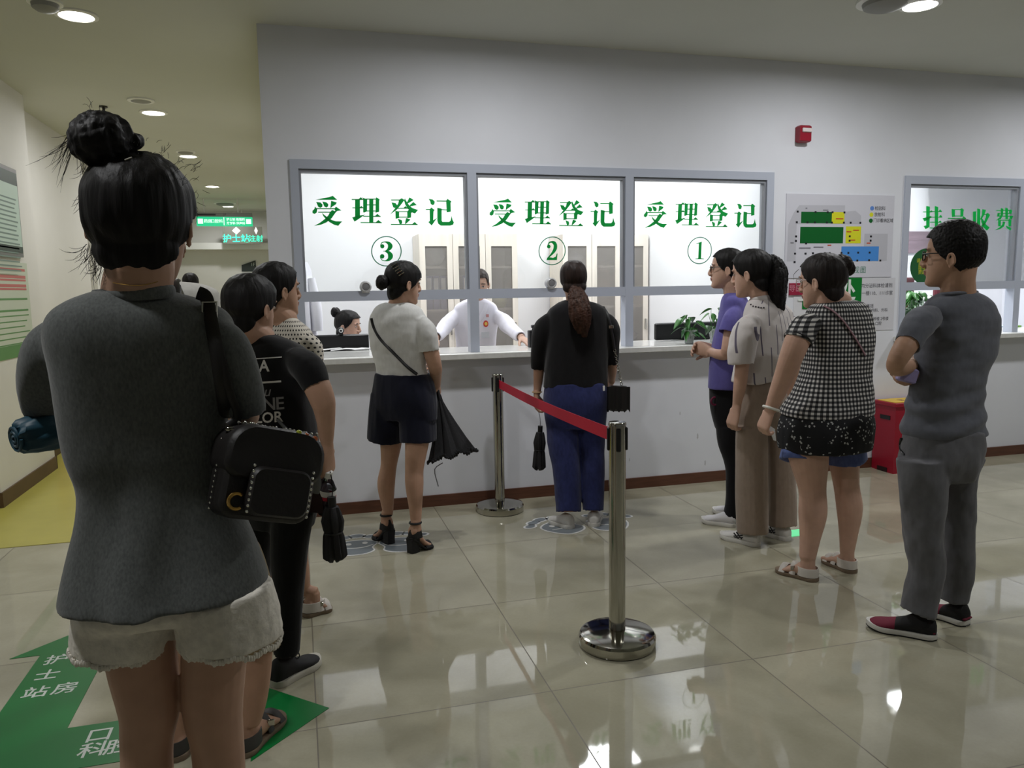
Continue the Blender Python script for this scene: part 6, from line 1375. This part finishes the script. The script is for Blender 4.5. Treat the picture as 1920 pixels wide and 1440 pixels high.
# ---- 12 clerk seated
e0 = at_y(652, 640, 1.2); E_ = Person((e0.x, e0.y), 118, 'seated clerk with a hair bun behind the monitor at window three', skin=SKP)
es = [(645,638,666,0,.8),(652,626,682,0,.62),(664,614,694,0,.6),(700,612,696,0,.62),(760,616,694,0,.66),(790,616,694,0,.7)]
E_.torso(es); E_.head(653, 611, 112, .98, pitch=-6, neck=(652, 650, 0))
E_.limb([(620,668,.05,11),(612,720,.06,10),(640,745,-.1,8.5),(668,750,-.22,6.5)]); E_.limb([(690,668,-.05,11),(698,720,-.08,10),(700,745,-.2,8.5),(700,752,-.3,6.5)])
E_.hand(E_.b, E_.pt(668,750,-.22), E_.F, Vector((0, 0, -1)), 1, curl=.3); E_.hand(E_.b, E_.pt(700,752,-.3), E_.F, Vector((0, 0, -1)), -1, curl=.3)
for q in (-1, 1):
    kn = E_.base+E_.F*.38+E_.R*q*.10+Vector((0, 0, .50)); hp = E_.base+E_.R*q*.09+Vector((0, 0, .53)); ft = E_.base+E_.F*.40+E_.R*q*.10+Vector((0, 0, .08)); E_.b.tube([hp, kn, kn+Vector((0, 0, -.05)), ft], [.075,.058,.054,.036], n=16, smooth=4)
E_.body(); E_.face()
E_.garment('white_coat', CT, es, [[(622,666,.05,14),(613,718,.06,12.5),(640,744,-.1,11),(660,749,-.2,9)],[(688,666,-.05,14),(698,718,-.08,12.5),(700,744,-.2,11),(700,750,-.28,9)]], amp=.005)
E_.b = B()
E_.garment('trousers', cloth('black_trousers', (20, 19, 22)), None, [], extra=lambda b: [b.tube([E_.base+E_.R*q*.09+Vector((0, 0, .54)), E_.base+E_.F*.38+E_.R*q*.10+Vector((0, 0, .50)), E_.base+E_.F*.39+E_.R*q*.10+Vector((0, 0, .45)), E_.base+E_.F*.40+E_.R*q*.10+Vector((0, 0, .12))], [.088,.072,.066,.05], n=18, smooth=4) for q in (-1, 1)], amp=.004)
for q in (-1, 1):
    hh = E_.base+E_.F*.34+E_.R*q*.10; E_.sneaker(tuple(hh), tuple(hh+E_.F*.23), BLM, SOLEB)
E_.hair(line=HLS, t=.012, tz=.012, tb=.014); E_.hairpart('hair_bun', lambda b: (b.ell(E_.pt(629,586,.0), (.036,.034,.040)), b.tube([E_.pt(646,592,0), E_.pt(632,588,0)], .024)), local=False, amp=.006)
oc = empty('office_chair', E_.base, 'black office chair under the seated clerk', 'chair'); obj('seat', B().box(E_.base+Vector((0, 0, .44)), (.44, .44, .07), bev=.03), BLE, oc); obj('backrest', B().box(E_.base-E_.F*.24+Vector((0, 0, .70)), (.40, .05, .36), Matrix.Rotation(-E_.az, 3, 'Z'), bev=.02), BLE, oc); obj('column', B().tube([E_.base+Vector((0, 0, .03)), E_.base+Vector((0, 0, .42))], .028), STEEL, oc)
b = B()
for k in range(5): a = 2*pi*k/5; b.tube([E_.base+Vector((0, 0, .07)), E_.base+Vector((.27*cos(a), .27*sin(a), .05))], .018); b.ell(E_.base+Vector((.27*cos(a), .27*sin(a), .026)), (.024, .024, .026), nu=10, nv=8)
obj('base', b, BLACKP, oc)
# ---- 13 woman in grey in the foreground
F = Person(at_z(338, 1880), 6, 'woman in loose grey t-shirt and white lace shorts with a high bun, nearest the camera')
F.voxel = .0045
fs_ = [(542,185,316,0,.8),(550,158,340,0,.70),(562,128,378,0,.60),(585,98,428,0,.56),(625,88,448,0,.56),(690,100,440,0,.58),(780,114,430,0,.60),(850,128,430,0,.62),(905,150,436,0,.62),(960,149,456,0,.64),(1020,136,484,0,.68),(1070,124,506,0,.74),(1108,116,520,0,.80)]
fp = [(1010,180,470,0,.50),(1080,160,495,0,.55),(1125,150,515,0,.56),(1150,148,522,0,.44)]
F.torso(fs_, -.03); F.torso(fp, -.055); F.head(268, 418, 20, .93, pitch=-2, neck=(258, 545, 0), neck_r=.056)
F.limb([(140,620,.01,26),(100,680,.01,24),(84,735,.03,24),(96,775,.09,24),(140,800,.20,20),(175,800,.28,17)]); F.limb([(384,620,.01,26),(424,690,.0,25),(450,745,.0,25),(462,780,.06,24),(440,775,.24,20),(400,770,.32,17)])
F.hand(F.b, F.pt(185,802,.24), F.pt(100,814,.10)-F.pt(185,802,.24), Vector((0, .2, 1)), -1, curl=.7); F.hand(F.b, F.pt(400,770,.32), -F.R, -F.F, 1, curl=.5)
hb_ = [F.base+F.R*q*.062-F.F*.03 for q in (-1, 1)]; ft_ = [hb_[i]+F.F*.235+F.R*q*.03 for i, q in enumerate((-1, 1))]
leg(F, [(262,1185,66),(266,1237,66),(280,1327,57.5),(276,1380,51),(276,1440,49),(280,1540,52),(284,1660,42),(286,1760,31)], tuple(hb_[0]), tuple(ft_[0]), d0=0)
leg(F, [(404,1180,62),(402,1230,62),(399,1327,57.5),(406,1380,52),(411,1440,50),(410,1540,52),(402,1660,42),(398,1760,31)], tuple(hb_[1]), tuple(ft_[1]), d0=0)
F.body(); F.face()
hg = mat('heather_grey_jersey', (92, 95, 94), .92, noise_amt=.22, nscale=260, bump=.4, bscale=9, bdist=.02, stretch=(1, 1, .45), spec=.15, sheen=.2)
def folds(p):
    u = (p-F.base).dot(F.R); z = p.z; k = sstep(1.15, .85, z)
    v = .011*k*sin(u*46+1.3*sin(z*9)+.8)*(.5+.5*sin(u*17+2))
    ln = abs((u+.02)-(z-.98)*-.42); v += -.006*math.exp(-(ln/.02)**2)*sstep(.80, .88, z)*sstep(1.08, 1.0, z)*sstep(.05, -.01, u)
    return v
gs_ = F.garment('t_shirt', hg, fs_, [[(142,600,.01,46),(100,652,.01,48),(82,712,.03,43),(92,768,.08,41)],[(384,598,.01,46),(420,650,.0,46),(446,712,-.0,43),(468,778,.02,32)]], amp=.0045, f=(6, 6, 3.2), voxel=.0055, N=64, k=.80, sm=26, fold=folds)
obj('collar', B().tube([F.pt(250+72*cos(a*pi/16), 551-5*cos(a*pi/16), (.060*sin(a*pi/16))) for a in range(33)], .0105, n=10, flat=(.7, 1.2)), hg, gs_)
lac = mat('white_lace', (222, 217, 206), .9, noise_amt=.12, nscale=60, bump=.5, bscale=120, bdist=.003)
sh = F.garment('lace_shorts', lac, fp, [[(246,1105,0,92),(236,1155,0,95),(232,1208,0,95)],[(418,1105,0,92),(428,1155,0,96),(433,1198,0,97)]], amp=.003, f=(24, 24, 20), voxel=.0055)
b = B()
for (x0, y0, rr_) in ((231,1208,94), (433,1198,96)):
    ring = F.limb_rings([(x0,y0-2,0,rr_),(x0,y0,0,rr_)])[-1]; n = len(ring)
    for k in range(n*6): p = ring[k//6].lerp(ring[(k//6+1) % n], (k % 6)/6); b.ell(p+Vector((0, 0, .001+.003*sin(k*.5)+.0015*sin(k*2.3))), (.0042, .0042, .0065), nu=6, nv=5)
obj('lace_trim', b, lac, sh)
F.hair(line=[(-.13,-.3),(-.105,-.088),(-.09,-.070),(-.075,-.056),(-.05,-.040),(-.03,-.022),(-.012,-.024),(.0,-.012),(.02,.022),(.04,.052),(.06,.060),(.072,.068),(.084,.3)], t=.019, tz=.014, tb=.022, low=.1, amp=.004, fr=(60, 60, 8))
rb_ = random.Random(3)
def bun(b):
    b.ell(F.pt(190,263,-.05), (.050,.050,.047)); b.tube([F.pt(225,300,-.01), F.pt(198,284,-.04)], [.036,.034]); b.ell(F.pt(245,266,-.03), (.020,.018,.016)); b.tube([F.pt(215,268,-.04), F.pt(248,270,-.03)], [.022,.014])
    for k in range(7): a = k*.9; b.torus(F.pt(186,262,-.05), .034, .014, Matrix.Rotation(a, 3, 'X') @ Matrix.Rotation(a*.7, 3, 'Y'), n=16, m=6)
F.hairpart('hair_bun', bun, local=False, amp=.006, voxel=.0035, fr=(70, 70, 20))
obj('hair_pin', B().tube([F.pt(234,300,-.115), F.pt(247,295,-.113)], .0012, n=6), STEEL, F.root)
Mi = F.Mh.inverted(); lst = []
def wisp(x, y, d, dx, dy, ln_, n_, sp, curl=.3):
    for _ in range(n_):
        x0, y0 = x+rb_.uniform(-sp, sp), y+rb_.uniform(-sp, sp); a = atan2(dy, dx)+rb_.uniform(-.5, .5); l = ln_*rb_.uniform(.5, 1.1); c = rb_.uniform(-curl, curl); P = []
        for k in range(5): P.append(Mi @ F.pt(x0, y0, d+rb_.uniform(-.01, .01))); x0 += cos(a)*l/4; y0 += sin(a)*l/4; a += c
        lst.append(P)
wisp(146,240,-.05,-.55,1,110,34,9,.3); wisp(165,240,-.05,-1,.1,30,12,20,.6); wisp(185,222,-.05,-.2,-1,22,14,24,.6); wisp(165,305,-.04,-.2,1,40,16,10,.5)
wisp(172,470,-.04,-.5,1,50,26,14,.4); wisp(190,490,-.05,-.3,1,40,22,14,.4); wisp(160,370,-.02,-.3,1,40,14,10,.3); wisp(345,320,.0,.8,-.5,24,20,22,.7); wisp(300,288,.0,.4,-1,16,18,26,.7); wisp(362,380,.03,.6,.6,22,16,26,.6); 
wisp(250,285,-.05,.2,-1,16,14,20,.7)
F.strands(lst, r=.0004)
for i in (0, 1): sandal(F, tuple(hb_[i]), tuple(ft_[i]), SANW)
obj('necklace', B().tube([F.on_surface([c for c in F.root.children if c.name.startswith('body')][0], x, y, .001) for x, y in ((212,530),(228,533),(250,535),(272,534),(296,528))], .0007, n=6, smooth=2), mat('gold', (200, 160, 90), .25, metal=1), F.root)
# her rolled teal umbrella
tc_ = F.pt(80, 810, .04); tu = empty('rolled_umbrella', tc_, 'teal rolled-up umbrella bundle in the left hand of the woman in grey', 'umbrella'); TEAL = mat('teal_nylon', (26, 66, 82), .5, noise_amt=.15, nscale=20)
ax = (F.pt(120,800,.08)-F.pt(40,818,.02)).normalized(); s1_ = ax.cross(Vector((0, 0, 1))).normalized(); s2_ = ax.cross(s1_); rings = []; n = 48
for t, rr_ in ((-.046,.012),(-.044,.024),(-.036,.031),(-.015,.035),(.01,.035),(.035,.032),(.055,.027),(.07,.02),(.10,.016)):
    rings.append([tc_+ax*(t+.004*sin(5*2*pi*k/n))+(s1_*cos(2*pi*k/n)+s2_*sin(2*pi*k/n))*rr_*(1+.09*sin(5*2*pi*k/n+t*40)+.04*sin(11*2*pi*k/n)) for k in range(n)])
obj('canopy', B().loft(rings), TEAL, tu)
b = B(); sp = [tc_+ax*(-.047-.002*k/40)+(s1_*cos(k*.45)+s2_*sin(k*.45))*(.026*(1-k/44)) for k in range(41)]; b.tube(sp, .0028, n=6); obj('rolled_edge', b, TEAL, tu)
# her black studded bag
bc = F.pt(496, 888, -.02); hb2 = empty('shoulder_bag', bc, 'black studded leather bag with coloured gems hanging from the shoulder of the woman in grey', 'shoulder bag')
BL2 = mat('black_grain_leather', (25, 22, 21), .5, bump=.25, bscale=160, bdist=.002)
Mb = (Matrix.Translation(bc) @ Matrix.Rotation(-YAW+.62, 4, 'Z') @ Matrix.Rotation(radians(16), 4, 'Y') @ Matrix.Rotation(radians(-8), 4, 'X'))
def rbox(b, c, sz, r_, n=6, top_r=None):
    x, z = sz[0]/2, sz[2]/2; prof = []
    for cx, cz, a0, rr in ((x, z, 0, top_r or r_), (-x, z, 90, top_r or r_), (-x, -z, 180, r_), (x, -z, 270, r_)):
        for k in range(n+1): a = radians(a0+90*k/n); prof.append((math.copysign(abs(cx)-rr, cx)+rr*cos(a), math.copysign(abs(cz)-rr, cz)+rr*sin(a)))
    y = sz[1]/2; rings = []
    for yy, s_ in ((-y, .90), (-y+.006, .98), (-y+.014, 1), (y-.014, 1), (y-.006, .98), (y, .90)): rings.append([Vector((px*s_, yy, pz*s_))+Vector(c) for px, pz in prof])
    return b.loft(rings)
obj('bag_body', B().add(rbox(B(), (0, 0, -.005), (.165, .085, .155), .028), Mb), BL2, hb2)
fl = B(); rbox(fl, (0, -.002, .035), (.178, .105, .095), .03, top_r=.045); obj('flap', B().add(fl, Mb), BL2, hb2)
obj('pocket', B().add(rbox(B(), (.01, -.055, -.03), (.11, .03, .085), .02), Mb), BL2, hb2)
STUD = mat('silver_stud', (220, 220, 214), .15, metal=1)
def studs(P, r_):
    b = B()
    for p in P: b.ell(Mb @ Vector(p), (r_, r_*.9, r_), nu=8, nv=6)
    obj('stud_row', b, STUD, hb2)
studs([(-.045, -.072, .012-.078*k/8) for k in range(9)], .0028); studs([(.062, -.070, .012-.078*k/8) for k in range(9)], .0028)
studs([(rb_.uniform(-.075, .075), -.035+.05*rb_.random(), .083) for k in range(46)], .0027); studs([(-.086, 0, .05-.12*k/13) for k in range(14)], .002)
for nm, col, pts in (('gem', (60, 170, 80), ((.06, .06), (.074, .05))), ('gem', (200, 110, 70), ((.045, .075), (.055, .07), (.062, .072))), ('gem', (190, 200, 70), ((.03, .078), (.05, .066)))):
    b = B()
    for x, z in pts: b.ell(Mb @ Vector((x, -.050, z)), (.0055, .004, .007), Matrix.Rotation(.5, 3, 'Y'), nu=8, nv=6)
    obj(nm, b, mat('gem_%d' % col[0], col, .1, spec=.8), hb2)
Mr = Mb.to_3x3(); obj('clasp', B().torus(Mb @ Vector((-.058, -.050, -.052)), .013, .0032, Mr @ Matrix.Rotation(pi/2, 3, 'X'), n=20, a0=radians(55), a1=radians(310)), mat('gold', (200, 160, 90), .25, metal=1), hb2)
P = [F.on_surface(gs_, x, y, .010) for x, y in ((372,549),(386,556),(392,575),(398,610),(406,660),(414,715),(420,755),(423,780))]
P = [p-fw*.002 for p in P]; obj('strap', strap_b(P, .024, .004, upv=tuple(-fw)), BL2, hb2); _c = F.on_surface(gs_, 393, 580, .014); obj('buckle', B().tube([_c+rt*x*.0125+up*z*.0125 for x, z in ((-1,-1),(-1,1),(1,1),(1,-1),(-1,-1))], .0026, n=6), mat('pale_metal', (200, 196, 180), .25, metal=1), hb2)
P = [F.on_surface(gs_, x, y, .011) for x, y in ((398,592),(408,640),(420,690),(432,740),(446,780))]+[Mb @ Vector((-.075, .01, .075))]; obj('strap', strap_b(P, .016, .004, upv=tuple(-fw)), BL2, hb2)
obj('ring', B().torus(Mb @ Vector((-.075, -.01, .070)), .012, .0022, n=16), STEEL, hb2)
